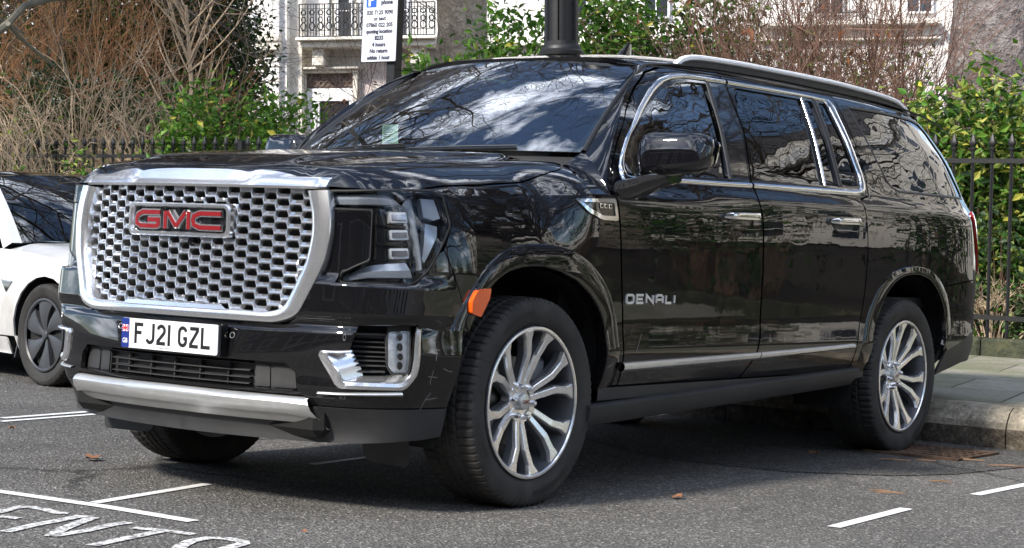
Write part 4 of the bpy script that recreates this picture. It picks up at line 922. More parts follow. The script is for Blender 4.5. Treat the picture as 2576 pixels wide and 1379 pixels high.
def make_wheel(spin=0.):
    t=empty('wheel'); t.parent=suv
    ty=tyre_mesh().build('tyre',TYRE,t,smooth=28)
    mb=MB(); 
    # seen from +y with x forward pointing left: mirror in x so the words read correctly
    for s,a in (('BRIDGESTONE',112),('ALENZA',205),('BRIDGESTONE',-70)):
        V,F=textmesh(s,.032 if s[0]=='B' else .026,'CENTER',1.15,.01); Rr=.356
        al=math.radians(a)+V[:,0]/Rr*1.0*-1; r=Rr+V[:,1]-.010
        # viewer at +y: screen-right = -x ; polar angle measured so that screen angle a -> x=-cos
        mb=MB(); mb.add(np.stack([-r*np.cos(al),np.full(len(V),.1392),r*np.sin(al)],1),[f for f in F]); mb.build('sidewall_lettering',TYREL,t)
    mb=MB(); lathe(mb,[(.300,.117),(.303,.122),(.300,.128),(.293,.129),(.287,.124),(.284,.110),(.278,.06),(.272,-.02),(.270,-.11),(.296,-.115)],72)
    rim=mb.build('rim',ALLOYG,t,smooth=30)
    mb=MB(); lathe(mb,[(.3005,.1285),(.297,.1305),(.290,.1300),(.2855,.1255)],72); mb.build('rim_flange',MACH,t)
    # spokes
    yf=pchip([.04,.075,.12,.18,.23,.288],[.070,.073,.084,.100,.110,.120])
    mb=MB(); ms=MB()
    for k in range(12):
        pair=k//2; side=1 if k%2 else -1; base=math.radians(60*pair+30+spin)
        def ctr(r): 
            off=np.interp(r,[.05,.085,.19,.288],[.27,.20,.165,.265]); return base+side*off
        rs=[.055,.088,.19,.25,.266,.288]
        wd=[.030,.024,.028,.032,.047,.068]
        rows=[];srows=[]
        for r,w_ in zip(rs,wd):
            a=ctr(r); rad=np.array([math.cos(a),0,math.sin(a)]); tan=np.array([-math.sin(a),0,math.cos(a)]); y=float(yf(r)); c0=rad*r+np.array([0,y,0])
            h=w_/2; 
            rows.append(np.array([c0+tan*(-h-.004)-[0,.016,0],c0+tan*(-h)-[0,.001,0],c0+tan*(-h*.8)+[0,.001,0],c0+tan*(h*.8)+[0,.001,0],c0+tan*h-[0,.001,0],c0+tan*(h+.004)-[0,.016,0]]))
            srows.append(np.array([c0+tan*(-h-.004)-[0,.0155,0],c0+tan*(-h-.007)-[0,.045,0],c0+tan*(h+.007)-[0,.045,0],c0+tan*(h+.004)-[0,.0155,0]]))
        loft(mb,rows); loft(ms,srows,closed=True,capends=True)
    sp=mb.build('spokes',MACH,t,smooth=None); ms.build('spoke_sides',ALLOYG,t,smooth=25)
    mb=MB(); lathe(mb,[(.0,.066),(.05,.066),(.082,.0735),(.086,.070),(.086,.03),(.0,.03)],36); mb.build('hub',MACH,t)
    mb=MB(); lathe(mb,[(.0,.093),(.020,.0925),(.031,.089),(.034,.080),(.034,.06)],32); cap=mb.build('hub_cap',SATIN,t)
    V,F=textmesh('GMC',.021,'CENTER',1.0,.015); mb=MB(); mb.add(np.stack([-V[:,0],np.full(len(V),.0938),V[:,1]-.007],1),F); mb.build('cap_lettering',REDENAM,t)
    for k in range(6):
        a=math.radians(60*k+spin); c=np.array([math.cos(a)*.066,0,math.sin(a)*.066]); mb=MB()
        rows=[]
        for rr_,y in ((.0115,.060),(.0115,.086),(.009,.092),(.004,.095)):
            aa=np.linspace(0,2*np.pi,6 if False else 12,endpoint=False); rows.append(np.stack([c[0]+rr_*np.cos(aa),np.full(12,y),c[2]+rr_*np.sin(aa)],1))
        loft(mb,rows,closed=True,capends=True); mb.build('lug_nut',CHROME,t)
    mb=MB(); lathe(mb,[(.0,.012),(.09,.014),(.175,.010),(.178,.0),(.175,-.02),(0,-.02)],48); mb.build('brake_disc',BRK,t)
    mb=MB(); box(mb,(-.13,.02,.09),(.10,.07,.17),.02,R=None); mb.build('brake_caliper',ALLOYG,t)
    return t
wh=make_wheel(8); wh.location=(0,.862,.411)
for (x,y,rot,sp) in ((-3.407,.862,0,20),(0,-.862,math.pi,0),(-3.407,-.862,math.pi,0)):
    c=copy_tree(wh,suv); c.location=(x,y,.411); c.rotation_euler=(0,math.radians(sp),rot)

# scuffs on the bumper corner, and a light scratch on the door
mb=MB(); SCUF=simple('scuff_grey',(.22,.21,.20),.8)
sf=lambda u,v,h: BF(np.array(u),np.array(v))-nrm(BF,np.array(u),np.array(v))*h
for p in ([(.600,.635),(.603,.590)],[(.622,.632),(.585,.628)],[(.610,.555),(.616,.510),(.612,.500)],[(.630,.530),(.585,.527)],[(.640,.405),(.618,.445),(.600,.470)],[(.622,.443),(.560,.449)],[(.560,.560),(.530,.548),(.515,.55)],[(.532,.640),(.515,.622)]):
    strokes(mb,[subdiv(p,.015,False)],.0022,sf,.0004,.0009)
part('scuff_marks',mb,SCUF)
mb=MB(); f0=onB(-.70,.60)
strokes(mb,[[(0,0),(.02,.03),(.045,.075)]],.0022,f0,.0004,.0009); part('scratch',mb,SCUF)
# ---------------- ground ----------------
def asphalt(name,dark=1.,patchy=True):
    M,n,b=nodes(name); setc(b,(.05,.05,.05),.85,spec=.3)
    fine=noise(n,120,3,.7); agg=n.nodes.new('ShaderNodeTexVoronoi'); agg.inputs['Scale'].default_value=95
    t=n.nodes.new('ShaderNodeTexCoord'); n.links.new(t.outputs['Object'],agg.inputs['Vector'])
    r1=ramp(n,fine.outputs['Fac'],[(.32,tuple(c*dark for c in (.056,.053,.049))),(.52,tuple(c*dark for c in(.155,.148,.138))),(.72,tuple(c*dark for c in(.33,.315,.29)))])
    big=noise(n,.9,5,.6); r2=ramp(n,big.outputs['Fac'],[(.3,.72),(.7,1.12)])
    sep=n.nodes.new('ShaderNodeSeparateColor'); n.links.new(agg.outputs['Color'],sep.inputs[0])
    r3=ramp(n,sep.outputs[0],[(.0,.55),(.55,.95),(.90,1.25),(.965,2.4)])
    m1=n.nodes.new('ShaderNodeMix'); m1.data_type='RGBA'; m1.blend_type='MULTIPLY'; m1.inputs[0].default_value=1; n.links.new(r1.outputs[0],m1.inputs[6]); n.links.new(r2.outputs[0],m1.inputs[7])
    m2=n.nodes.new('ShaderNodeMix'); m2.data_type='RGBA'; m2.blend_type='MULTIPLY'; m2.inputs[0].default_value=1; n.links.new(m1.outputs[2],m2.inputs[6]); n.links.new(r3.outputs[0],m2.inputs[7])
    dn=noise(n,1.7,4,.6); va=n.nodes.new('ShaderNodeVectorMath'); va.operation='MULTIPLY_ADD'; va.inputs[1].default_value=(.5,.5,.5); n.links.new(dn.outputs['Color'],va.inputs[0]); n.links.new(t.outputs['Object'],va.inputs[2])
    ck=n.nodes.new('ShaderNodeTexVoronoi'); ck.feature='DISTANCE_TO_EDGE'; ck.inputs['Scale'].default_value=.42; n.links.new(va.outputs[0],ck.inputs['Vector'])
    c1=ramp(n,ck.outputs['Distance'],[(.0,.35),(.006,.55),(.013,1.)]); c2=ramp(n,noise(n,.35,2,.5).outputs['Fac'],[(.5,1.),(.56,0.)])
    ckm=mixc(n,c2.outputs[0],(1,1,1,1),c1.outputs[0]) if False else mixc(n,c2.outputs[0],c1.outputs[0],(1,1,1,1))
    st_=ramp(n,noise(n,2.3,4,.6).outputs['Fac'],[(.60,1.),(.68,.70)])
    m3=n.nodes.new('ShaderNodeMix'); m3.data_type='RGBA'; m3.blend_type='MULTIPLY'; m3.inputs[0].default_value=1; n.links.new(m2.outputs[2],m3.inputs[6]); n.links.new(ckm,m3.inputs[7])
    m4=n.nodes.new('ShaderNodeMix'); m4.data_type='RGBA'; m4.blend_type='MULTIPLY'; m4.inputs[0].default_value=1; n.links.new(m3.outputs[2],m4.inputs[6]); n.links.new(st_.outputs[0],m4.inputs[7])
    n.links.new(m4.outputs[2],b.inputs['Base Color'])
    ad=n.nodes.new('ShaderNodeMath'); ad.operation='ADD'; n.links.new(fine.outputs['Fac'],ad.inputs[0]); n.links.new(agg.outputs['Distance'],ad.inputs[1])
    bump(n,b,ad.outputs[0],1.0,.011)
    return M
ASPH=asphalt('asphalt'); ASPHP=asphalt('asphalt_patch',.62)
def marking(name):
    M,n,b=nodes(name); setc(b,(.62,.62,.60),.6)
    x=noise(n,55,5,.75); r=ramp(n,x.outputs['Fac'],[(.34,(.13,.128,.125)),(.41,(.74,.74,.72)),(.7,(.82,.82,.80))]); n.links.new(r.outputs[0],b.inputs['Base Color']); bump(n,b,noise(n,150).outputs['Fac'],.4,.003); return M
MARK=marking('road_paint')
def worn(name):
    M,n,b=nodes(name); setc(b,(.6,.6,.58),.7)
    x=noise(n,42,5,.8); r=ramp(n,x.outputs['Fac'],[(.44,(.12,.115,.11)),(.51,(.62,.62,.60)),(.7,(.76,.76,.74))]); n.links.new(r.outputs[0],b.inputs['Base Color']); bump(n,b,noise(n,150).outputs['Fac'],.4,.003); return M
WORN=worn('worn_road_paint')
def stoneM(name,c1,c2,c3,scale=6,bmp=.6,bd=.01,rough=.85,fs=60):
    M,n,b=nodes(name); setc(b,c1,rough,spec=.3)
    x=noise(n,scale,8,.65); r=ramp(n,x.outputs['Fac'],[(.3,c1),(.52,c2),(.75,c3)]); y=noise(n,fs,4,.7); r2=ramp(n,y.outputs['Fac'],[(.3,.62),(.7,1.3)])
    m=n.nodes.new('ShaderNodeMix'); m.data_type='RGBA'; m.blend_type='MULTIPLY'; m.inputs[0].default_value=1; n.links.new(r.outputs[0],m.inputs[6]); n.links.new(r2.outputs[0],m.inputs[7]); n.links.new(m.outputs[2],b.inputs['Base Color'])
    bump(n,b,y.outputs['Fac'],bmp,bd); return M
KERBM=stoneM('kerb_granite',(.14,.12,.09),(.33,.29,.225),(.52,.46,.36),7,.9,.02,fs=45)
PLINM=stoneM('plinth_stone',(.020,.022,.016),(.045,.05,.03),(.12,.115,.05),4,.8,.02,fs=30)
SOIL=stoneM('soil',(.02,.016,.011),(.045,.033,.02),(.08,.06,.035),5,1,.03)
def ground_obj(name,V,F,mat_,kind='structure',up=False,smooth=None):
    mb=MB(); mb.add(V,F); o=mb.build(name,mat_,None,smooth=smooth); o.matrix_world=MG.copy(); 
    if kind: o['kind']=kind
    return o
XK=-4.11
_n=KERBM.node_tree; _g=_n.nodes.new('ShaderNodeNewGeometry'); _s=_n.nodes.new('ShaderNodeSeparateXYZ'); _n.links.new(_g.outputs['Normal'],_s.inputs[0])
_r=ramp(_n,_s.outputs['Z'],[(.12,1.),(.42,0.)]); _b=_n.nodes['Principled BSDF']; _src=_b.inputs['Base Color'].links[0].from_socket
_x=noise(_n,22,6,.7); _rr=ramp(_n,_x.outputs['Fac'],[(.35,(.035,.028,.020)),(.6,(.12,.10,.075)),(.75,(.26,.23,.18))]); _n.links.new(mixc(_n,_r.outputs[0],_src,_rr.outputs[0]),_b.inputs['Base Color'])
def pz_(x): return .235+.0095*(XK-.30-x)
ground_obj('road',[(XK,-120,0),(60,-120,0),(60,120,0),(XK,120,0)],[(0,1,2,3)],ASPH)
# darker strip of relaid asphalt along the channel
pp=[(-1.95,.40),(-2.0,1.05),(-2.30,1.45),(-2.62,1.62),(-3.3,1.73),(XK+.005,1.85),(XK+.005,-1.2),(-3.2,-1.0),(-2.5,-.6)]
P_,F_,_=tri(pp,(),.3); ground_obj('asphalt_repair',[(a,b,.004) for a,b in P_],F_.tolist(),ASPHP)
# kerb stones
kerb=MB(); ky=-14.0
while ky<12:
    l=.9; h=random.uniform(-.004,.004); sec=[(XK,-.06),(XK,.115+h),(XK-.012,.150+h),(XK-.050,.205+h),(XK-.10,.232+h),(XK-.30,.236+h),(XK-.30,-.06)]
    loft(kerb,[np.array([[a,yy,c] for a,c in sec]) for yy in (ky+.004,ky+l-.004)],closed=True,capends=True,flip=False); ky+=l
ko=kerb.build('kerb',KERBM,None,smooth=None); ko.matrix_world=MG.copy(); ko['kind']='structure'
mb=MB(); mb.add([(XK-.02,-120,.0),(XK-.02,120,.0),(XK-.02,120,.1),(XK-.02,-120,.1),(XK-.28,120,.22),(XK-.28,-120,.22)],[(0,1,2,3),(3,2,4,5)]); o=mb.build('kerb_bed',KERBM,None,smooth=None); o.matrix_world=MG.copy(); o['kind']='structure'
# paving
M,n,b=nodes('paving'); setc(b,(.2,.2,.18),.8,spec=.3)
t=n.nodes.new('ShaderNodeTexCoord'); mp_=n.nodes.new('ShaderNodeMapping'); mp_.inputs['Rotation'].default_value=(0,0,math.radians(90-13)); mp_.inputs['Location'].default_value=(.25,.33,0)
br=n.nodes.new('ShaderNodeTexBrick'); br.inputs['Scale'].default_value=1; br.inputs['Brick Width'].default_value=.92; br.inputs['Row Height'].default_value=.95; br.inputs['Mortar Size'].default_value=.010; br.inputs['Mortar Smooth'].default_value=.3; br.offset=.5
br.inputs['Color1'].default_value=(.21,.195,.155,1); br.inputs['Color2'].default_value=(.32,.30,.25,1); br.inputs['Mortar'].default_value=(.075,.062,.045,1)
n.links.new(t.outputs['Object'],mp_.inputs[0]); n.links.new(mp_.outputs[0],br.inputs[0])
g1=noise(n,1.6,6,.65); gr=ramp(n,g1.outputs['Fac'],[(.42,0.),(.66,.75)]); c=mixc(n,gr.outputs[0],br.outputs[0],(.13,.145,.07))
g2=noise(n,30,5,.7); g3=ramp(n,g2.outputs['Fac'],[(.3,.7),(.7,1.25)]); mm=n.nodes.new('ShaderNodeMix'); mm.data_type='RGBA'; mm.blend_type='MULTIPLY'; mm.inputs[0].default_value=1; n.links.new(c,mm.inputs[6]); n.links.new(g3.outputs[0],mm.inputs[7]); n.links.new(mm.outputs[2],b.inputs['Base Color'])
bk=bump(n,b,g2.outputs['Fac'],.3,.004); b3=n.nodes.new('ShaderNodeBump'); b3.invert=True; b3.inputs['Strength'].default_value=.8; b3.inputs['Distance'].default_value=.01; n.links.new(br.outputs['Fac'],b3.inputs['Height']); n.links.new(bk.outputs[0],b3.inputs['Normal']); n.links.new(b3.outputs[0],b.inputs['Normal'])
PAVE=M
XP0,XP1=XK-.30,-8.90
ground_obj('pavement',[(XP0,-120,pz_(XP0)-.003),(XP0,120,pz_(XP0)-.003),(XP1,120,pz_(XP1)),(XP1,-120,pz_(XP1))],[(0,1,2,3)],PAVE)
zg=pz_(XP1)
pl=MB(); y=-40
while y<30:
    l=random.uniform(.75,1.25); box(pl,(XP1-.13,y+l/2,zg+.02),(.26,l-.012,.26),.02); y+=l
o=pl.build('garden_kerb_stones',PLINM,None,smooth=None); o.matrix_world=MG.copy(); tag(o,'low mossy stone plinth along the foot of the garden railings','stone plinth')
ground_obj('garden_soil',[(XP1-.25,-120,zg+.08),(XP1-.25,120,zg+.08),(-120,120,zg+.3),(-120,-120,zg+.3)],[(0,1,2,3)],SOIL)
# markings
def strip(name,pts,w,z=.004,mat_=None,label=None,cat='road marking',group=None):
    L_,R_=ribbon(pts,w); n_=len(L_); o=ground_obj(name,[(a,b,z) for a,b in L_]+[(a,b,z) for a,b in R_],[(i,i+1,n_+i+1,n_+i) for i in range(n_-1)],mat_ or MARK,kind=None); 
    return tag(o,label,cat,group)
strip('bay_line',[(1.31,.468),(1.315,0),(1.365,-.54),(1.44,-1.5),(1.6,-3.2)],.062,label='long solid white line across the ends of the parking bays',cat='road marking')
strip('bay_divider',[(1.28,-.088),(.56,-.228)],.050,label='white line branching off the long bay line towards the front of the black SUV')
strip('bay_dash',[(-.415,-2.775),(-1.06,-2.835)],.058,label='longer of the two parallel white dashes left of the black SUV',group=None)
strip('bay_dash',[(-.30,-2.64),(-1.0,-2.705)],.05,label='nearer of the two parallel white dashes left of the black SUV')
strip('bay_dash',[(-.29,-.437),(-.72,-.480),(-.95,-.50)],.045,label='short faint white dash in the shade under the front bumper')
strip('bay_dash',[(-.500,2.062),(-1.255,2.016)],.056,label='white dash on the asphalt nearest the bottom right corner')
strip('bay_dash',[(-1.955,2.022),(-2.75,2.025)],.055,label='white dash on the asphalt at the right, beyond the nearer dash')
letters=MB()
for p in ([(2.0,-.02),(1.85,-.09),(1.694,-0.111),(1.616,-0.147),(1.555,-0.165),(1.531,-0.131),(1.537,-0.055),(1.551,0.029),(1.529,0.062)],[(1.9,-.10),(1.763,-0.024),(1.753,0.014),(1.742,0.053)],
 [(1.963,0.257),(1.801,0.200),(1.639,0.165),(1.550,0.139),(1.520,0.185)],[(1.525,0.189),(1.677,0.267),(1.803,0.341),(1.905,0.420)],[(1.905,.420),(1.748,0.402),(1.59,0.357),(1.503,0.352)],
 [(1.575,0.450),(1.535,0.559),(1.514,0.684)],[(1.545,0.562),(1.929,0.645)],[(1.80,.90),(1.707,0.828),(1.619,0.779),(1.524,0.768),(1.489,0.816),(1.492,0.891),(1.522,0.925),(1.595,0.946),(1.75,.99)]):
    L_,R_=ribbon(p,.048); n_=len(L_); letters.add([(a,b,.004) for a,b in L_]+[(a,b,.004) for a,b in R_],[(i,i+1,n_+i+1,n_+i) for i in range(n_-1)])
o=letters.build('road_lettering',WORN,None,smooth=None); o.matrix_world=MG.copy(); tag(o,'worn white painted lettering on the asphalt in the bottom left corner','road lettering')
# drain grate
dg=empty('drain_grate',mat=MG@Matrix.Translation((-3.50,1.13,.0)),label='rusty iron drain grate at the kerb behind the rear wheel',cat='drain grate')
IRON=stoneM('rusty_iron',(.03,.02,.014),(.085,.05,.03),(.16,.10,.06),9,.5,.004)
mb=MB(); box(mb,(0,-.255,.006),(.56,.03,.02)); box(mb,(0,.255,.006),(.56,.03,.02)); box(mb,(-.27,0,.006),(.03,.5,.02)); box(mb,(.27,0,.006),(.03,.5,.02)); mb.build('frame',IRON,dg,smooth=None)
mb=MB()
for k in range(9): box(mb,(0,-.2+k*.05,.008),(.52,.020,.014),.002)
for k in range(5): box(mb,(-.2+k*.1,0,.007),(.022,.47,.012),.002)
mb.build('bars',IRON,dg,smooth=None)
mb=MB(); box(mb,(0,0,-.004+.006),(.54,.5,.004)); mb.build('pit',VOID,dg,smooth=None)
# litter: twigs and dead leaves
TWL=['dry twig lying against the drain grate nearest the tyre', 'short twig on the drain grate', 'twig lying between the two right-hand dashes and the drain', 'thinner twig just behind the one near the right-hand dashes', 'long twig at the edge of the asphalt repair by the kerb', 'short twig on the asphalt between the rear wheel and the dashes', 'twig lying on the gutter asphalt right of the drain']
TWIG=simple('dead_twig',(.20,.12,.07),.8,var=.3); DLEAF=simple('dead_leaf',(.25,.11,.05),.8,var=.4,vs_=9)
for k,(x,y,l,a) in enumerate(((-2.926,1.172,.16,.25),(-3.059,1.286,.10,.1),(-1.635,1.76,.13,-.2),(-1.66,1.70,.10,-.35),(-3.208,1.667,.20,.0),(-2.248,1.727,.09,.1),(-3.30,1.42,.16,.2))):
    mb=MB(); d=np.array([-.59*math.cos(a)+.2*math.sin(a),.80*math.cos(a)+.3*math.sin(a),0]); tube(mb,[np.array([x,y,.010])-d*l/2,np.array([x,y,.012]),np.array([x,y+.01,.009])+d*l/2],[.003,.005,.003],5); o=mb.build('fallen_twig',TWIG,None); o.matrix_world=MG.copy(); tag(o,TWL[k],'twig','fallen twigs on the road')
def deadleaf(x,y,s,lab):
    mb=MB(); V=[];  m_=9
    for i in range(m_):
        a=2*math.pi*i/m_; r=s*(.6+.5*random.random()); V.append((x+r*math.cos(a),y+r*math.sin(a),.006+random.random()*.018))
    V.append((x,y,.012)); mb.add(V,[(i,(i+1)%m_,m_) for i in range(m_)]); o=mb.build('fallen_leaf',DLEAF,None); o.matrix_world=MG.copy(); tag(o,lab,'leaf','fallen leaves on the road')
LLB=['larger crumpled brown leaf ahead of the far front wheel','smaller brown leaf scrap beside the larger leaf near the far front wheel','brown leaf on the dark asphalt beside the rear tyre','brown leaf on the asphalt below the running board','brown leaf on the asphalt beside the white car','tiny leaf speck between the white car and the SUV','tiny leaf speck by the two parallel dashes','tiny leaf speck in front of the near front wheel']
for k,(x,y,s) in enumerate(((.411,-1.10,.045),(.36,-1.16,.035),(-2.867,.755,.03),(-.706,1.236,.03),(-1.66,-3.6,.03),(-.10,-2.3,.02),(-.8,-1.9,.015),(1.2,.9,.012))): deadleaf(x,y,s,LLB[k])
# ---------------- railings ----------------
IRONB=simple('black_iron_paint',(.0035,.0035,.004),.5,0,0,bmp=.3,bs=60,bd=.004)
UPF=.6*(RG@np.array([0,0,1.]))+.4*np.array([0,0,1.]); UPF/=np.linalg.norm(UPF)
def railing(y0,y1,label):
    xf=XP1-.13; c0=GP(xf,y0,zg+.15); t=empty('garden_railing',c0,label=label,cat='railing',group='lengths of black spear-topped railings along the garden')
    def W_(y,z): return GP(xf,y,zg+.13)+UPF*z-c0
    for z in (.19,1.50):
        mb=MB(); a,b=W_(y0,z),W_(y1,z); 
        loft(mb,[np.array([p+[dx,0,0]+UPF*dz for dx,dz in((-.006,-.02),(.024,-.02),(.024,.02),(-.006,.02))]) for p in (a,b)],closed=True,capends=True); mb.build('rail',IRONB,t,smooth=None)
    y=y0+.085; k=0; bars=[]; yy=[]
    m0=MB(); p=np.zeros(3); tube(m0,[p,UPF*1.62],.0155,7); 
    rows=[]
    for z,r in ((1.575,.016),(1.595,.030),(1.608,.030),(1.616,.018),(1.640,.036),(1.665,.033),(1.73,.004)):
        a=np.linspace(0,2*np.pi,8,endpoint=False); rows.append(UPF*z+np.stack([r*.7*np.cos(a),r*np.sin(a),0*a],1))
    loft(m0,rows,closed=True,capends=True); src=m0.build('railing_bar',IRONB,t); src.location=W_(y,0)
    while y+.17<y1:
        y+=.17; k+=1; c=src.copy(); COL.objects.link(c); c.location=W_(y,0)
        if k%14==13 and y0<-12:
            pass
    for ys in (y0+.02,):
        mb=MB(); box(mb,W_(ys,.83),(.07,.07,1.70),.006); mb.build('post',IRONB,t)
railing(-16.4,-9.6,'black spear-topped railings at the left behind the white car')
railing(-9.6,-2.8,'black spear-topped railings behind the SUV bonnet and cabin')
railing(-2.8,3.6,'black spear-topped railings at the right edge with ivy growing through')
# ---------------- vegetation ----------------
def leafm(name,c1,c2,rough=.5,tr=.25):
    M,n,b=nodes(name); setc(b,c1,rough,spec=.3)
    g=n.nodes.new('ShaderNodeObjectInfo'); x=noise(n,3.1,3,.6); 
    r=ramp(n,x.outputs['Fac'],[(.32,c1),(.68,c2)]); n.links.new(r.outputs[0],b.inputs['Base Color'])
    tl=n.nodes.new('ShaderNodeBsdfTranslucent'); n.links.new(r.outputs[0],tl.inputs[0]); mx=n.nodes.new('ShaderNodeMixShader'); mx.inputs[0].default_value=tr
    o=n.nodes['Material Output']; n.links.new(b.outputs[0],mx.inputs[1]); n.links.new(tl.outputs[0],mx.inputs[2]); n.links.new(mx.outputs[0],o.inputs[0]); return M
LM_=leafm('leaf_mid',(.045,.13,.018),(.10,.22,.03)); LB_=leafm('leaf_bright',(.10,.24,.025),(.20,.34,.05)); LD_=leafm('leaf_dark',(.022,.050,.018),(.050,.100,.030),.35)
LY_=leafm('leaf_yellow',(.42,.40,.05),(.55,.50,.10)); LYG=leafm('leaf_yellow_green',(.20,.27,.05),(.32,.36,.09)); LI_=leafm('ivy_leaf',(.05,.10,.035),(.11,.17,.07)); LBR=leafm('leaf_brown',(.20,.075,.03),(.33,.14,.06))
WHF=simple('white_blossom',(.62,.62,.52),.7); 
STEMB=simple('brown_stem',(.17,.115,.075),.85,var=.3,vs_=5); STEMT=simple('tan_stem',(.60,.46,.32),.85,var=.3,vs_=4); STEMO=simple('orange_stem',(.66,.36,.18),.85,var=.3,vs_=4); STEMR=simple('red_brown_stem',(.17,.095,.07),.85,var=.35,vs_=4)
def leaves(mb,C_,size,mi,up=.3,asp=.5,out=None):
    C_=np.asarray(C_); N_=len(C_)
    if N_==0: return
    a=rng.normal(size=(N_,3)); a[:,2]*=.6; 
    if out is not None: a+=out*.8
    a/=np.linalg.norm(a,axis=1,keepdims=True)
    nn=rng.normal(size=(N_,3)); nn[:,2]+=up*3; s=np.cross(a,nn); s/=np.linalg.norm(s,axis=1,keepdims=True)+1e-9; nn=np.cross(s,a)
    L=size*rng.uniform(.45,1.4,(N_,1)); w=L*asp*.5
    p0=C_; p2=C_+a*L-nn*L*.12; p1=C_+a*L*.5+s*w+nn*w*.3; p3=C_+a*L*.5-s*w+nn*w*.3
    V=np.stack([p0,p1,p2,p3],1).reshape(-1,3); k=np.arange(N_)*4
    F=[(i,i+1,i+2) for i in k]+[(i,i+2,i+3) for i in k]
    base=mb.k; mb.v.append(V); mb.n.append(np.zeros_like(V)); mb.f+=[(a_+base,b_+base,c_+base) for a_,b_,c_ in F]
    mi=np.asarray(mi); mb.mi+= list(np.r_[mi,mi].astype(int)) if mi.ndim else [int(mi)]*len(F); mb.k+=len(V)
def stemcurve(p0,p1,bow,n=7):
    t=np.linspace(0,1,n)[:,None]; mid=(p0+p1)/2+bow; return (1-t)**2*p0+2*t*(1-t)*mid+t*t*p1
def shrub(name,base,W_,D_,H_,stems,per,size,mats,wts,stem_mat,label,cat='shrub',group=None,spread=.11,fill=1.,r0=.012,asp=.5,low=.0,twigs=0,flowers=0,seed=None,round_=.0):
    """base: world point at ground; stems rise from it into an ellipsoid volume, leaf clusters along their outer thirds"""
    t=empty(name,base,label=label,cat=cat,group=group); sm_=MB(); lf=MB(); pts=[];outs=[]
    fv=-DV; ex=R0; ey=np.array([R0[1],-R0[0],0.])
    for k in range(stems):
        u=rng.uniform(-1,1); v=rng.uniform(-1,1); h=rng.uniform(low,1)**.75
        lim=math.sqrt(max(.05,1-round_*max(0,h-.35)**2*2.0)); tip=ex*u*W_/2*lim+ey*v*D_/2+np.array([0,0,H_*h*(1-.25*abs(u)*round_)])
        st=ex*u*W_*.16+ey*v*D_*.2
        c=stemcurve(st,tip,np.array([0,0,H_*h*.10])+rng.normal(size=3)*.05*H_)
        if k<stems*.7: tube(sm_,c,np.linspace(r0,r0*.35,len(c)),4,cap=False)
        for j in range(per):
            q=c[int(rng.integers(len(c)*4//7,len(c)))]+rng.normal(size=3)*spread; 
            if q[2]<.02: continue
            pts.append(q); outs.append((q-np.array([0,0,H_*.4]))/max(H_,W_))
    sm_.build('stems',stem_mat,t)
    if pts:
        P_=np.array(pts); O_=np.array(outs); nh=int(stems*.28); hc=P_[rng.integers(len(P_),size=nh)]; hr=rng.uniform(.08,.22,nh)
        keep=np.ones(len(P_),bool)
        for c_,r_ in zip(hc,hr): keep&=(((P_-c_)**2).sum(1)>r_*r_)|(rng.random(len(P_))<.12)
        pts=P_[keep]; outs=O_[keep]
        mi=rng.choice(len(mats),len(pts),p=np.array(wts)/sum(wts)); leaves(lf,pts,size,mi,asp=asp,out=np.array(outs)); lf.build('foliage',mats,t,smooth=None)
    if flowers:
        fl=MB()
        for k in range(flowers):
            c=ex*rng.uniform(-1,1)*W_*.45+ey*(D_*.3+rng.uniform(0,.4)*D_)*-1*0+(-DV)*D_*.45+np.array([0,0,rng.uniform(.45,.98)*H_])
            P=c+rng.normal(size=(26,3))*np.array([.06,.06,.018]); leaves(fl,P,.03,0,up=2,asp=1.0)
        fl.build('blossom',WHF,t,smooth=None)
    return t
def twiggy(name,base,W_,H_,n,r,mat_,label,D_=1.0,sub=4,arch=.5,group=None,leafn=0,leafmats=None,lsize=.07,cat='shrub',fan=.18):
    t=empty(name,base,label=label,cat=cat,group=group); mb=MB(); ex=R0; ey=np.array([R0[1],-R0[0],0.]); tips=[]
    for k in range(n):
        u=rng.normal()*.45; v=rng.normal()*.4; h=rng.uniform(.45,1.05)*(1-.30*min(1,abs(u)))
        p0=ex*u*W_*fan+ey*v*D_*.2; tip=ex*u*W_*.62+ey*v*D_*.7+np.array([0,0,H_*h])
        c=stemcurve(p0,tip,np.array([0,0,H_*arch*h*rng.uniform(.2,1)])-ex*u*W_*.12+rng.normal(size=3)*.06*H_,9); rr=r*rng.uniform(.6,1.2)
        tube(mb,c,np.linspace(rr,rr*.35,9),4,cap=False)
        for j in range(sub):
            i=int(rng.integers(3,8)); d=c[i+1 if i<8 else i]-c[i-1]; L=H_*rng.uniform(.12,.38); d=d/np.linalg.norm(d)+rng.normal(size=3)*.55; d[2]+=.1; d/=np.linalg.norm(d)
            e=c[i]+d*L; cc=stemcurve(c[i],e,rng.normal(size=3)*.12*L+np.array([0,0,.08*L]),5); tube(mb,cc,np.linspace(rr*.5,rr*.22,5),3,cap=False); tips.append(e)
            for q in range(2):
                d2=d+rng.normal(size=3)*.6; d2/=np.linalg.norm(d2); s=cc[2+q]; tube(mb,[s,s+d2*L*.3+rng.normal(size=3)*.02,s+d2*L*.55],[rr*.3,rr*.24,rr*.15],3,cap=False)
    mb.build('stems',mat_,t)
    if leafn:
        lf=MB(); T_=np.array(tips); P=T_[rng.integers(len(T_),size=leafn)]+rng.normal(size=(leafn,3))*.07; leaves(lf,P,lsize,rng.integers(len(leafmats),size=leafn)); lf.build('foliage',leafmats,t,smooth=None)
    return t
def gnd(X,dep,zoff=0.):
    """world point on the garden ground seen in the direction of column X"""
    p=at(X,660,dep); gx=np.linalg.inv(RG)@(p-CAM)+CAM; return GP(gx[0],gx[1],zg+.09+zoff)
GRN=[LM_,LB_,LD_,LY_]
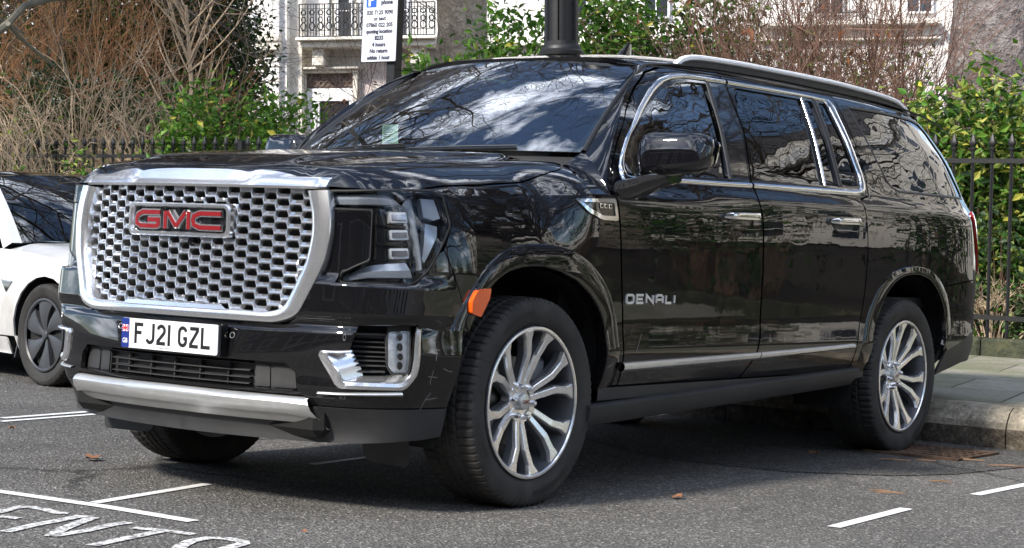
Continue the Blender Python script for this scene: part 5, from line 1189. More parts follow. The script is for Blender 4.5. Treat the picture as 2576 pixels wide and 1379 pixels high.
def SH(name,X,dep,Y0,W_,D_,stems,per,size,mats,wts,stem,label,**k):
    b_=gnd(X,dep); H_=at(X,Y0,dep)[2]-b_[2]; return shrub(name,b_,W_,D_,H_,stems,per,size,mats,wts,stem,label,**k)
def TW(name,X,dep,Y0,W_,n_,r,mat_,label,**k):
    b_=gnd(X,dep); H_=at(X,Y0,dep)[2]-b_[2]; return twiggy(name,b_,W_,H_,n_,r,mat_,label,**k)
# left part of the garden
TW('bare_shrub',215,23.2,120,3.4,60,.011,STEMT,'fountain of long pale tan bare stems behind the left railings',D_=1.4,sub=4,arch=.6)
TW('bare_shrub',20,22.6,230,2.6,36,.010,STEMT,'low tangle of tan bare stems at the left edge above the white car',D_=1.2,sub=4,arch=.5,leafn=90,leafmats=[LYG,LY_],lsize=.09)
TW('bare_shrub',420,22.6,250,2.2,38,.009,STEMT,'tangle of pale bare stems between the stem fountain and the bright green bush',D_=1.0,sub=4,arch=.4,leafn=80,leafmats=[LBR,LYG],lsize=.08)
SH('bright_green_shrub',590,22.3,180,1.75,1.3,90,95,.10,GRN,[.5,.42,.05,.05],STEMB,'bright green leafy bush in front of the pale house, left of the windscreen',spread=.13,r0=.010,round_=.5,low=.15)
SH('bright_green_shrub',725,22.2,235,.80,.9,40,60,.095,GRN,[.5,.42,.05,.05],STEMB,'small loose green bush beside the black door, against the windscreen pillar',spread=.11,r0=.009,round_=.3)
SH('flowering_evergreen_shrub',330,25.2,165,2.9,1.7,110,120,.105,[LD_,LM_],[.88,.12],STEMB,'dark evergreen shrub dotted with white flower heads behind the bare stems',flowers=20,round_=.3,spread=.16,low=.1)
SH('flowering_evergreen_shrub',60,25.8,215,2.8,1.6,95,110,.105,[LD_,LM_],[.85,.15],STEMB,'dark evergreen shrub with few flowers at the left edge of the garden',flowers=7,round_=.3,spread=.16,low=.1)
SH('dark_evergreen_tree',505,28.5,-330,2.1,1.7,210,130,.10,[LD_,LM_],[.85,.15],STEMB,'tall dark evergreen tree standing before the left side of the pale house',cat='tree',round_=.9,spread=.19,low=.15,r0=.02,asp=.55)
SH('dark_evergreen_tree',230,30.0,-60,3.8,1.9,150,110,.11,[LD_,LM_],[.92,.08],STEMB,'broad dark evergreen tree behind the orange-brown twigs',cat='tree',round_=.5,spread=.22,r0=.02,low=.1)
SH('dark_evergreen_tree',30,31.5,-200,4.6,1.9,230,120,.13,[LD_,LM_],[.6,.4],STEMB,'wide dark evergreen tree at the far left edge, behind all the twigs',cat='tree',round_=.3,spread=.24,r0=.02,low=.05)
SH('dark_evergreen_tree',330,31.0,-330,2.6,1.9,170,120,.12,[LD_,LM_],[.65,.35],STEMB,'tall narrow dark evergreen between the other two at the left',cat='tree',round_=.3,spread=.22,r0=.02,low=.05)
TW('orange_twig_shrub',190,26.8,-160,3.6,60,.010,STEMO,'tall shrub of orange-brown bare twigs filling the top left corner',D_=2.0,sub=13,arch=.3,fan=.5)
TW('orange_twig_shrub',-10,26.2,-60,2.6,26,.010,STEMO,'smaller shrub of orange-brown twigs at the far left edge',D_=2.0,sub=11,arch=.3,fan=.5)
# middle, seen over the roof
TW('bare_shrub',930,25,70,2.1,30,.008,STEMR,'thin dark bare twigs in front of the door and balcony of the pale house',D_=1.0,sub=7,arch=.3,fan=.4,leafn=22,leafmats=[LBR],lsize=.09)
SH('green_shrub',1130,20.5,128,1.15,1.1,60,95,.10,GRN,[.42,.42,.03,.13],STEMB,'yellowish green bush seen over the windscreen, left of the lamp post',spread=.12,low=.3)
SH('green_shrub',1310,20.8,40,1.0,1.1,70,100,.10,GRN,[.55,.38,.04,.03],STEMB,'upright green bush rising directly left of the lamp post',spread=.12,low=.35)
SH('green_shrub',1530,20.6,-30,1.0,1.1,70,100,.095,GRN,[.5,.40,.05,.05],STEMB,'green bush directly right of the lamp post behind the roof antenna',spread=.12,low=.35)
SH('green_shrub',1740,21.4,10,1.4,1.2,80,95,.095,GRN,[.52,.22,.22,.04],STEMB,'green bush over the front of the roof rail, mixed with bare twigs',spread=.13,low=.35)
SH('green_shrub',2020,20.9,120,2.3,1.0,90,90,.09,GRN,[.40,.14,.40,.06],STEMB,'low green bush behind the roof rail under the brown twigs',spread=.14,low=.3)
TW('brown_twig_shrub',2060,19.2,-150,3.0,75,.012,STEMR,'large fan of reddish brown bare stems rising over the roof rail',D_=1.2,sub=8,arch=.2,leafn=60,leafmats=[LBR],lsize=.12)
TW('brown_twig_shrub',2260,18.6,-60,1.6,40,.010,STEMR,'group of brown bare stems leaning before the right plane trunk',D_=1.0,sub=9,arch=.3,leafn=24,leafmats=[LBR],lsize=.11)
TW('brown_twig_shrub',1960,21.6,-200,2.6,50,.009,STEMB,'greyer bare stems behind the large reddish fan over the roof',D_=1.0,sub=11,arch=.2,leafn=40,leafmats=[LBR,LYG],lsize=.09)
TW('brown_twig_shrub',1820,20.4,-90,1.8,30,.010,STEMR,'smaller group of brown bare stems above the middle of the roof',D_=1.0,sub=8,arch=.25,leafn=26,leafmats=[LBR],lsize=.11)
# right
SH('yellow_green_shrub',2490,17.6,190,1.5,.9,110,105,.105,[LM_,LYG,LY_,LB_,LD_],[.34,.30,.10,.10,.16],STEMB,'variegated yellow and green bush behind the railings at the right',spread=.13,round_=.3,low=.1)
SH('yellow_green_shrub',2330,18.0,260,.9,.8,55,100,.10,[LM_,LYG,LD_],[.5,.25,.25],STEMB,'darker green bush by the rear corner of the SUV',spread=.12,round_=.3,low=.1)
SH('ivy_bush',2500,16.35,560,1.7,.40,90,95,.055,[LI_,LM_,LYG,LD_],[.55,.15,.10,.2],STEMR,'small-leaved ivy tangled through the foot of the right railings',spread=.09,r0=.006,asp=.8)
TW('ivy_shrub',2500,16.2,700,1.6,40,.006,STEMT,'pale bare ivy stems tangled low on the right railings',D_=.35,sub=5,arch=.5)
SH('ivy_bush',60,21.8,395,2.8,.5,70,60,.08,[LYG,LM_,LD_],[.4,.3,.3],STEMB,'yellow-green low growth behind the left railings above the white car',spread=.1)
for k,(y_,d_) in enumerate(((3.2,.4),(6.4,.6),(9.6,.3),(13.0,.5),(17,.4),(21.5,.6))):
    b_=GP(-10.2-d_,y_,zg+.09); shrub('garden_evergreen',b_,3.2,1.6,2.8+.6*(k%3),70,60,.12,[LD_,LM_],[.85,.15],STEMB,'dark evergreen of the garden row beyond the right edge, %s in the row'%('first second third fourth fifth sixth'.split()[k]),'shrub','evergreens along the railings beyond the right edge',spread=.22,low=.05)
# ---------------- big trees ----------------
BARK=stoneM('plane_bark',(.10,.085,.085),(.27,.24,.235),(.50,.46,.44),3.2,1.0,.10,fs=11)
BARKT=stoneM('plane_bark_tan',(.24,.20,.165),(.46,.40,.32),(.66,.60,.49),3,1.0,.06,fs=14)
BRANCH=simple('branch_bark',(.085,.07,.058),.85,var=.4,vs_=2)
def bare_tree(name,base,H_,tr,spread,label,bark,seed=1,trunk_h=5.,n1=7,levels=4,lean=(0,0,0),thick=1.,group='large bare plane trees'):
    R_=np.random.default_rng(seed); t=empty(name,base,label=label,cat='tree',group=group); mt=MB(); n=26
    zs_=np.linspace(-.2,trunk_h,34); rows=[]
    for i,z in enumerate(zs_):
        a=np.linspace(0,2*np.pi,n,endpoint=False); fl=1+.45*math.exp(-max(z,0)/.5); rr=tr*fl*(1-.18*z/trunk_h)*(1+.055*np.sin(3*a+z*1.2+seed)+.05*np.sin(5*a-z*2.1)+.035*np.sin(9*a+z*4)+R_.normal(size=n)*.012)
        rows.append(np.stack([rr*np.cos(a)+lean[0]*z/trunk_h,rr*np.sin(a)+lean[1]*z/trunk_h,np.full(n,z)],1))
    loft(mt,rows,closed=True); mt.build('trunk',bark,t,smooth=60)
    mb=MB(); top=np.array([lean[0],lean[1],trunk_h])
    def grow(p,d,L,r,lev):
        n_=6 if lev<2 else 4; pts=[p]; dd=d.copy()
        for i in range(n_):
            dd=dd+R_.normal(size=3)*(.16 if lev<2 else .22); dd[2]+=.05*(1 if lev<3 else -.6); dd/=np.linalg.norm(dd); pts.append(pts[-1]+dd*L/n_)
        pts=np.array(pts); tube(mb,pts,np.linspace(r,r*.42,len(pts)),[8,6,4,3,3,3][min(lev,5)],cap=False)
        if lev<levels:
            k=[n1,8,7,6,4,3][lev]
            for j in range(k):
                i=int(R_.integers(2,len(pts))); f=i/(len(pts)-1); w_=R_.normal(size=3); w_-=dd*np.dot(w_,dd); w_/=np.linalg.norm(w_)
                nd=dd*.75+w_*R_.uniform(.5,.95); nd/=np.linalg.norm(nd); grow(pts[i],nd,L*R_.uniform(.5,.72),r*(1-.55*f)*.55,lev+1)
    for j in range(n1):
        a=2*math.pi*j/n1+R_.uniform(-.3,.3); el=R_.uniform(.5,1.1); d=np.array([math.cos(a)*math.cos(el),math.sin(a)*math.cos(el),math.sin(el)])
        d[:2]*=spread/8; d/=np.linalg.norm(d); grow(top-[0,0,R_.uniform(0,1.2)],d,(H_-trunk_h)*.62,tr*.42*thick,1)
    mb.build('crown',BRANCH,t,smooth=60); return t
T1=bare_tree('plane_tree',gnd(1162,30),19,.44,12,'massive flaking plane trunk in front of the pale house, left of the lamp post',BARKT,3,6.5,7,5)
T2=bare_tree('plane_tree',gnd(2520,21.8),22,.60,17,'broad grey-brown plane trunk at the right edge behind the yellow-green bush',BARK,8,6.5,9,5,thick=.8)
def clone(t,loc,rz,label,s=1.):
    c=copy_tree(t,label=label); c.location=loc; c.rotation_euler=(0,0,rz); c.scale=(s,s,s); return c
clone(T1,GP(-15,10.5,.2),1.1,'bare garden tree beyond the right of the photograph',.9)
clone(T2,GP(-9.0,-14.5,.3) if False else GP(-13.5,-24,.3),2.2,'bare tree inside the garden, far beyond the left of the photograph',1.0)
clone(T1,GP(17,-9,.0),2.9,'bare street tree on the far side of the road, left of the camera',.85)
clone(T2,GP(16,13,.0),.7,'bare street tree on the far side of the road, right of the camera',.85)
T3=bare_tree('plane_tree',GP(-4.2,-14.5,.15),18,.38,11,'bare pavement tree beyond the left of the photograph, its crown over the parked cars',BARK,12,7.0,12,5,lean=(-.3,1.6,0))
clone(T3,GP(-14,13.5,.25),2.0,'bare tree just inside the railings beyond the right edge of the photograph',.95)
clone(T3,GP(-16,-19.5,.25),4.0,'bare garden tree far behind the orange-brown twigs at the left',1.0)
clone(T3,GP(-7.0,17,.15),.4,'bare pavement tree further along the kerb beyond the right edge',.85)
# slender young tree
yt=empty('young_tree',gnd(478,24.2),label='slender young bare tree with upright tan branches before the dark evergreen',cat='tree'); mb=MB()
hh=3.6; c=[np.array([.05*math.sin(z*2),0,z]) for z in np.linspace(0,hh,9)]; tube(mb,c,np.linspace(.05,.02,9),7); mb.build('trunk',STEMT,yt); mb=MB()
for k in range(34):
    z=rng.uniform(1.2,3.5); u=rng.choice([-1,1])*rng.uniform(.3,1.); d=R0*u+np.array([0,0,rng.uniform(.6,1.5)])+DV*rng.normal()*.4; d/=np.linalg.norm(d); L_=rng.uniform(.6,1.7); p=np.array([0,0,z]); e=p+d*L_; cc=stemcurve(p,e,R0*u*.15*L_,6); tube(mb,cc,np.linspace(.014,.005,6),5,cap=False)
    for j in range(3):
        s=cc[2+j]; d2=d+rng.normal(size=3)*.5; d2/=np.linalg.norm(d2); tube(mb,[s,s+d2*.25,s+d2*.5+[0,0,.05]],[.006,.004,.003],3,cap=False)
mb.build('crown',STEMT,yt)
# overhanging limb, top left
lb=empty('overhanging_branch',at(-40,100,21),label='thick grey overhanging branch crossing the top left corner',cat='branch'); mb=MB(); o0=at(-40,100,21)
for P_,r in (([(-60,120),(20,60),(60,15),(130,-2),(240,-10)],.055),([(20,60),(45,90),(90,130),(140,170)],.03),([(-60,30),(10,55),(60,85)],.03)):
    tube(mb,[at(x,y,21+.3*i)-o0 for i,(x,y) in enumerate(P_)],np.linspace(r,r*.45,len(P_)),8)
mb.build('limb',simple('grey_branch',(.16,.15,.12),.85,var=.3,vs_=6),lb)
# ---------------- lamp post ----------------
LPY=-2.205
lp0=GP(-4.6,LPY,2.5); lp0[2]=GP(-4.6,LPY,.16)[2]; lamp=empty('lamp_post',lp0,label='black cast-iron lamp post column rising behind the SUV roof',cat='lamp post')
zr_=GP(-4.6,LPY,2.40)[2]-lp0[2]
mb=MB(); lathe_=lambda prof,n,mb: loft(mb,[np.stack([r*np.cos(np.linspace(0,2*np.pi,n,endpoint=False)),r*np.sin(np.linspace(0,2*np.pi,n,endpoint=False)),np.full(n,z)],1) for r,z in prof],closed=True)
lathe_([(.24,0),(.24,.18),(.20,.24),(.185,.5),(.165,zr_-.25),(.155,zr_-.06),(.125,zr_-.05)],16,mb); mb.build('base',IRONB,lamp,smooth=30)
mb=MB(); lathe_([(.13,zr_-.07),(.155,zr_-.045),(.157,zr_-.02),(.140,zr_-.006),(.138,zr_+.01),(.120,zr_+.03),(.118,zr_+.05)],28,mb); mb.build('collar',IRONB,lamp)
mb=MB(); rows=[]
for z in (zr_+.02,zr_+1.2,zr_+3.2):
    a=np.linspace(0,2*np.pi,96,endpoint=False); k=1 if z<zr_+2 else .7; r=(.112+.008*np.sign(np.sin(a*8)))*k; rows.append(np.stack([r*np.cos(a),r*np.sin(a),np.full(96,z)],1))
loft(mb,rows,closed=True,capends=True); mb.build('shaft',IRONB,lamp,smooth=30)
mb=MB(); lathe_([(.05,zr_+3.2),(.16,zr_+3.3),(.24,zr_+3.9),(.20,zr_+3.95),(.05,zr_+4.2),(.0,zr_+4.25)],12,mb); mb.build('lantern',IRONB,lamp)
# ---------------- parking sign ----------------
sb=GP(-4.66,-3.78,.16); sg_=empty('parking_sign',mat=Matrix.Translation(Vector(sb))@MG.to_3x3().to_4x4(),label='pale pay-by-phone parking sign on a square black post left of the windscreen top',cat='parking sign')
SGREY=simple('sign_face',(.52,.54,.60),.45); SWHITE=simple('sign_sticker',(.66,.68,.72),.45); SBLUE=simple('sign_blue',(.015,.09,.42),.4); SBLK=simple('sign_ink',(.02,.02,.04),.5)
zb=2.355-.16; yb_=-3.875+3.78; ww=.335
mb=MB(); box(mb,(-.03,.0,1.34),(.085,.085,2.72),.006); mb.build('post',IRONB,sg_)
mb=MB(); box(mb,(.035,yb_,zb+.33),(.012,ww+.012,.66),.003); mb.build('plate_back',IRONB,sg_)
mb=MB(); q=rnd([(yb_-ww/2,zb+.006),(yb_+ww/2,zb+.006),(yb_+ww/2,zb+.65),(yb_-ww/2,zb+.65)],.012,3); mb.add([(.0425,a,b) for a,b in q],[tuple(range(len(q)))]); mb.build('sign_plate',SGREY,sg_,smooth=None)
mb=MB(); 
for z0_,z1_ in ((.245,.405),): mb.add([(.0435,yb_-ww*.47,zb+z0_),(.0435,yb_+ww*.47,zb+z0_),(.0435,yb_+ww*.47,zb+z1_),(.0435,yb_-ww*.47,zb+z1_)],[(0,1,2,3)])
mb.build('sticker',SWHITE,sg_,smooth=None)
mb=MB(); mb.add([(.044,yb_-.135,zb+.412),(.044,yb_-.038,zb+.412),(.044,yb_-.038,zb+.53),(.044,yb_-.135,zb+.53)],[(0,1,2,3)]); mb.build('blue_panel',SBLUE,sg_,smooth=None)
V,F=textmesh('P',.135,'CENTER',bold=.03); mb=MB(); mb.add(np.stack([np.full(len(V),.045),yb_-.086+V[:,0],zb+.424+V[:,1]],1),F); mb.build('parking_letter',SWHITE,sg_,smooth=None)
for s,z_,y_,sz in (('within 1 hour',.030,0,.039),('No return',.080,0,.040),('4 hours',.127,0,.040),('8233',.176,0,.041),('quoting location',.226,0,.0375),('07860 022 205',.272,0,.041),('or text',.320,0,.040),('020 7125 9090',.365,0,.041),('phone',.440,.065,.042)):
    V,F=textmesh(s,sz*1.04,'CENTER',1.0,.04); mb=MB(); k=min(1,.305/(V[:,0].max()-V[:,0].min()) if s!='phone' else 1); mb.add(np.stack([np.full(len(V),.045),yb_+y_+V[:,0]*k,zb+z_-.008+V[:,1]],1),F); mb.build('sign_text',SBLK,sg_,smooth=None)
# ---------------- pale stucco house across the garden ----------------
def stucco(name,c,dirt=.15):
    M,n,b=nodes(name); setc(b,c,.75,spec=.3); x=noise(n,.35,6,.6,mscale=(1,1,.4)); r=ramp(n,x.outputs['Fac'],[(.3,tuple(k*(1-dirt) for k in c)),(.65,c)]); n.links.new(r.outputs[0],b.inputs['Base Color']); bump(n,b,noise(n,12).outputs['Fac'],.1,.01); return M
STW=stucco('white_stucco',(.80,.77,.74)); STC=stucco('cream_stucco',(.74,.69,.61)); STP=stucco('pink_stucco',(.66,.58,.56)); FRW=simple('window_paint',(.80,.80,.82),.4); WGL=simple('dark_window',(.03,.035,.045),.05,0,.6,spec=.8); CURT=simple('curtain',(.45,.44,.40),.8); DOORB=simple('black_door',(.012,.012,.014),.3,0,.5); IRONF=simple('balcony_iron',(.02,.02,.022),.5)
HD=55.; hs=HD/FPX; yaw=math.radians(9)
HO=at(900,620,HD); hx=R0*math.cos(yaw)-np.array([DV[0],DV[1],0])*math.sin(yaw); hx/=np.linalg.norm(hx); hy=np.array([-hx[1],hx[0],0.])   # hy points away from the camera
if hy@DV<0: hy=-hy
HM=Matrix([[hx[0],hy[0],0,HO[0]],[hx[1],hy[1],0,HO[1]],[hx[2],hy[2],1,HO[2]],[0,0,0,1]])
house=empty('stucco_house',mat=HM,label='tall cream and white stucco house with an iron balcony across the garden',cat='house')
def hu(X): return (X-900)*hs*1.0
def hz(Y): return (620-Y)*hs
def hb(mb,X0,X1,Y0,Y1,d0,d1,bv=.0):
    box(mb,((hu(X0)+hu(X1))/2,(d0+d1)/2,(hz(Y0)+hz(Y1))/2),(abs(hu(X1)-hu(X0)),abs(d1-d0),abs(hz(Y1)-hz(Y0))),bv)
GZ=620+1.6/hs
mb=MB(); hb(mb,735,2700,-900,GZ,0,8); mb.build('wall',STW,house)
mb=MB(); hb(mb,300,657,-900,GZ,.15,7.9); mb.build('side_wall',STW,house)
mb=MB(); hb(mb,655,722,-900,GZ,-1.1,.2); hb(mb,722,738,-900,GZ,-.9,.2); mb.build('pier',STW,house)
mb=MB(); hb(mb,730,768,-900,GZ,-.55,.01)
for Y0,Y1,o in ((92,100,.10),(100,112,.16),(112,130,.08),(130,135,.22),(135,142,.13),(172,175,.04),(210,212,.015),(246,248,.015),(282,284,.015)): hb(mb,652,726,Y0,Y1,-1.1-o,-.5,.01)
mb.build('pier_moulding',STC,house)
# left bay with balustrade
def window(X0,X1,Y0,Y1,cols,rws,d=.0,curt=False):
    mb=MB(); hb(mb,X0,X1,Y0,Y1,d-.02,d+.05); w=mb.build('window',CURT if curt else WGL,house)
    mb=MB(); b=3
    hb(mb,X0-b,X0+b*.6,Y0-b,Y1+b,d-.10,d+.01); hb(mb,X1-b*.6,X1+b,Y0-b,Y1+b,d-.10,d+.01); hb(mb,X0+b*.6,X1-b*.6,Y0-b,Y0+b*.6,d-.097,d+.01); hb(mb,X0+b*.6,X1-b*.6,Y1-b*.6,Y1+b,d-.097,d+.01)
    for c in range(1,cols): x=X0+(X1-X0)*c/cols; hb(mb,x-1.4,x+1.4,Y0+b*.6,Y1-b*.6,d-.07,d+.01)
    for r in range(1,rws): y=Y0+(Y1-Y0)*r/rws; hb(mb,X0+b*.6,X1-b*.6,y-1.2,y+1.2,d-.066,d+.01)
    mb.build('frame',FRW,w)
window(575,614,-90,42,2,4,.10); window(620,648,-90,42,1,4,.10); window(578,612,66,110,2,2,.10,True)
mb=MB(); hb(mb,566,664,44,52,-1.2,-.3,.02); hb(mb,566,662,138,150,-1.15,-.35,.02); hb(mb,652,664,52,138,-1.2,-.9,.01); hb(mb,566,662,150,190,-1.0,.1)
for k in range(9): 
    X=574+k*9.5; c=np.array([hu(X),-.95,0]); rows=[]
    for f,r in ((0,.03),(.1,.045),(.3,.055),(.5,.03),(.9,.028),(1,.045)):
        a=np.linspace(0,2*np.pi,8,endpoint=False); z=hz(138)+(hz(52)-hz(138))*f; rows.append(np.stack([c[0]+r*np.cos(a),c[1]+r*np.sin(a),np.full(8,z)],1))
    loft(mb,rows,closed=True)
mb.build('balustrade',FRW,house)
# balcony
mb=MB(); hb(mb,768,1120,105,113,-1.25,0,.02); hb(mb,775,1120,113,128,-1.05,0,.02); hb(mb,800,830,128,172,-.8,0,.03); hb(mb,1050,1080,128,172,-.8,0,.03); mb.build('balcony_slab',STC,house)
mb=MB(); d=-1.18
for X0,X1,Y0,Y1 in ((776,1118,22,24.5),(776,1118,102,105),(776,1118,34,35.2),(776,1118,88,89.2)): hb(mb,X0,X1,Y0,Y1,d-.02,d+.02)
n_=48
for k in range(n_): X=777+(1118-777)*k/(n_-1); hb(mb,X-.7,X+.7,24,102,d-.012,d+.012)
for k in range(16):
    X=788+k*21.5
    for Yc,rx,ry in ((78,7,9),(62,5,7),(44,6,6)):
        t=np.linspace(0,2*np.pi,13); tube(mb,[np.array([hu(X+rx*math.cos(a)),d-.02,hz(Yc+ry*math.sin(a))]) for a in t],.018,4,cap=False)
for k in range(17):
    X=777+k*21.3; hb(mb,X-1.6,X+1.6,24,103,d-.02,d+.02)
mb.build('balcony_railing',IRONF,house)
window(826,846,-120,103,1,1,-.02,True); window(850,882,-120,103,1,3,-.02); window(886,906,-120,103,1,1,-.02,True); window(985,1030,-120,103,2,3,-.02)
# doorway
mb=MB(); hb(mb,748,912,172,178,-.50,0,.02); hb(mb,750,910,178,186,-.36,0,.02); hb(mb,756,772,186,GZ,-.28,0,.01); hb(mb,893,905,186,GZ,-.28,0,.01); hb(mb,744,757,186,300,-.12,0,.01); mb.build('door_surround',STC,house)
mb=MB(); hb(mb,773,892,188,222,-.12,.0); fl=mb.build('fanlight',simple('fanlight_glass',(.12,.085,.07),.3),house)
mb=MB()
for k in range(8):
    for Yc in (197,212):
        t=np.linspace(0,2*np.pi,10); X=780+k*15; tube(mb,[np.array([hu(X+6.5*math.cos(a)),-.14,hz(Yc+6.5*math.sin(a))]) for a in t],.022,4,cap=False)
mb.build('fanlight_grille',simple('grille_iron',(.16,.12,.10),.6),house)
mb=MB(); hb(mb,773,892,224,256,-.22,0,.01); hb(mb,773,806,256,GZ,-.20,0,.01); hb(mb,882,892,256,GZ,-.20,0,.01); hb(mb,780,800,262,GZ,-.23,0,.01); mb.build('door_frame',FRW,house)
mb=MB(); hb(mb,807,881,257,GZ,-.12,0,.01); hb(mb,812,840,270,330,-.15,0,.01); hb(mb,848,876,270,330,-.15,0,.01); mb.build('door',DOORB,house)
mb=MB(); hb(mb,913,1400,128,GZ,-.04,0.0); mb.build('ground_floor_wall',STP,house)  # pinkish wall, one stucco tone of its own
for X0,X1 in ((1420,1480),(1620,1680),(2040,2100),(2250,2310)): window(X0,X1,-160,60,2,4,-.03)
mb=MB(); hb(mb,1900,2330,82,92,-.5,0,.02); hb(mb,1900,2330,120,126,-.2,0,.02); hb(mb,1240,1700,118,126,-.3,0,.02); mb.build('string_course',STC,house)
mb=MB()
for X0,X1 in ((2030,2140),):
    for k in range(14): X=X0+(X1-X0)*k/13; hb(mb,X-.8,X+.8,20,80,-.42,-.39)
    hb(mb,X0,X1,20,23,-.43,-.38); hb(mb,X0,X1,60,62,-.43,-.38)
mb.build('window_guard',IRONF,house)
mb=MB(); hb(mb,300,2700,-925,-900,-.8,8.2); mb.build('roof',STC,house)
# ---------------- terraces that face the parked cars from behind the camera and down the street ----------------
BRK_=stoneM('brown_brick',(.05,.042,.036),(.10,.083,.07),(.17,.145,.12),3,.3,.01); SLATE=simple('slate_roof',(.06,.06,.07),.6)
def terrace(name,M_,n,label,wallm,H_=12.5,bay=5.2,trim=STW):
    t=empty(name,mat=M_,label=label,cat='terrace'); L_=n*bay
    mb=MB(); box(mb,(L_/2,4,H_/2),(L_,8,H_)); mb.build('wall',wallm,t,smooth=None)
    mb=MB(); box(mb,(L_/2,4.3,H_+.9),(L_,6.6,1.8),.5); rf=mb.build('roof',SLATE,t,smooth=None)
    mb=MB(); box(mb,(L_/2,-.15,H_-.9),(L_,.5,.35)); box(mb,(L_/2,-.08,3.6),(L_,.3,.25)); mb.build('cornice',trim,t,smooth=None)
    gm_=MB(); fm_=MB()
    for i in range(n):
        for z,h in ((1.9,2.0),(5.4,2.6),(8.6,1.9),(10.9,1.2))+(((13.6,1.4),) if H_>14 else ()):
            for dx in (1.35,3.75):
                x=i*bay+dx; box(gm_,(x,-.01,z),(1.05,.06,h)); 
                for a in (-.55,.55): box(fm_,(x+a,-.05,z),(.10,.12,h+.2))
                for b_ in (-h/2,0,h/2): box(fm_,(x,-.047,z+b_),(1.05,.11,.09))
    gm_.build('window_glass',WGL,t,smooth=None)['kind']='stuff'; fm_.build('window_frames',trim,t,smooth=None)['kind']='stuff'
    return t
def orient(p,dirx):  # local x along dirx, local -y = facade side
    d=np.array([*dirx,0.]); d/=np.linalg.norm(d); n_=np.array([-d[1],d[0],0.]); return Matrix([[d[0],n_[0],0,p[0]],[d[1],n_[1],0,p[1]],[0,0,1,p[2]],[0,0,0,1]])
terrace('brick_terrace',orient(GP(24,70,0),(0,-1)),22,'long brown brick terrace with white sash windows across the road behind the camera',BRK_)
terrace('stucco_terrace',orient(GP(-35,0,0),(0,1)),7,'pale stucco terrace on the far side of the garden beyond the right of the photograph',STC,15.5)
terrace('cream_terrace',orient(GP(-12,48,0),(1,0)),7,'cream terrace closing the far end of the street beyond the right of the photograph',STC,14)
# ---------------- white hatchback parked alongside the kerb at the left ----------------
WPAINT=paint('white_paint',(.78,.79,.80),True,(.30,.25,.18),.75)
for nd in WPAINT.node_tree.nodes:
    if nd.type=='BUMP': nd.inputs['Strength'].default_value*=.5
ha=math.atan2(.988,.156); WCM=MG@Matrix.Translation((-2.86,-4.20,0))@Matrix.Rotation(ha,4,'Z')
wc=empty('white_car',mat=WCM,label='white car with a black windscreen and dark wheel covers, parked at the left edge',cat='car')
_wp=pchip([.84,.80,.70,.45,.0,-1,-2,-2.9,-3.5,-3.8,-3.86],[.30,.55,.72,.86,.915,.925,.925,.915,.85,.70,.5])
_wz=pchip([.18,.30,.45,.60,.72,.82,.90,.96],[-.06,-.02,.0,.003,-.004,-.02,-.05,-.11])
_wt=pchip([.84,.6,.3,0,-.4,-.8,-2.5,-3.4,-3.86],[.62,.745,.825,.865,.895,.91,.945,.95,.90])   # shoulder height
def WB(x,z): 
    x,z=np.broadcast_arrays(np.asarray(x,float),np.asarray(z,float)); return np.stack([x,_wp(x)+_wz(z),z],-1)
def arch(cx,r=.375,n=15,z0=.335): return [(cx+r*math.cos(a),z0+r*math.sin(a)) for a in np.linspace(-.35,math.pi+.35,n)]
AF=arch(0); AR=arch(-2.875)
for mir in (True,False):
    sg1=-1
    def pch(mb,poly,**k): patch(mb,WB,poly,mir=mir,sg=-1,step=.05,**k)
    topl=lambda x0,x1,n=10: [(x,float(_wt(x))-.03) for x in np.linspace(x0,x1,n)]
    fenp=topl(.80,-.62,16)+[(-.60,.70),(-.58,.28)]+AF[::-1][0:0]
    fenp=topl(.80,-.62,16)+[(-.645,.60),(-.63,.30),(AF[-1][0],.30)]+AF[::-1]+[(.60,.22),(.80,.25)]
    mb=MB(); pch(mb,fenp); part('front_fender',mb,WPAINT,wc)
    mb=MB(); pch(mb,topl(-.632,-1.72,8)+[(-1.72,.32),(-.642,.30),(-.657,.60)]); d_=part('door',mb,WPAINT,wc)
    mb=MB(); pch(mb,topl(-1.73,-2.45,8)+[(-2.42,.7),(-2.36,.32),(-1.73,.32)]); part('door',mb,WPAINT,wc)
    mb=MB(); pch(mb,topl(-2.46,-3.84,8)+[(-3.84,.25),(-3.3,.22)]+[(-2.875+.375*math.cos(a),.335+.375*math.sin(a)) for a in np.linspace(math.pi+.3,-.3,15)][::1][0:0]+[(q[0],q[1]) for q in AR[::-1]][0:0]+[(-3.24,.25)]+AR[::-1]+[(-2.38,.32),(-2.43,.7)]); part('rear_quarter_panel',mb,WPAINT,wc)
    mb=MB(); pch(mb,[(-.50,.285),(-2.40,.31),(-2.40,.20),(-.48,.175)],off=-.01); part('sill_panel',mb,WPAINT,wc)
    # side repeater: dark triangle
    mb=MB(); pch(mb,[(-.530,.670),(-.385,.662),(-.455,.590)] if True else [],off=.006,fl=.006); part('side_repeater',mb,GLOSSB,wc)
    # wheel housing
    for cx in (0,-2.875):
        mb=MB()
        q=np.array(arch(cx,.385)); o3=WB(q[:,0],q[:,1]); o3[:,1]-=.02; i3=o3.copy(); i3[:,1]=.5; loft(mb,[o3,i3],mir=mir); mb.add(np.vstack([i3,[cx,.5,.2]]),[(i,i+1,len(i3)) for i in range(len(i3)-1)],mir=mir); part('wheel_housing',mb,VOID,wc)
    mb=MB(); rows=[np.array([[-.36+dx,y,z] for y,z in ((.86,.35),(.90,.16),(.70,.155),(.68,.35))]) for dx in (0,-.012)]; loft(mb,rows,closed=True,capends=True,mir=mir); part('mud_flap',mb,PLASTIC,wc)
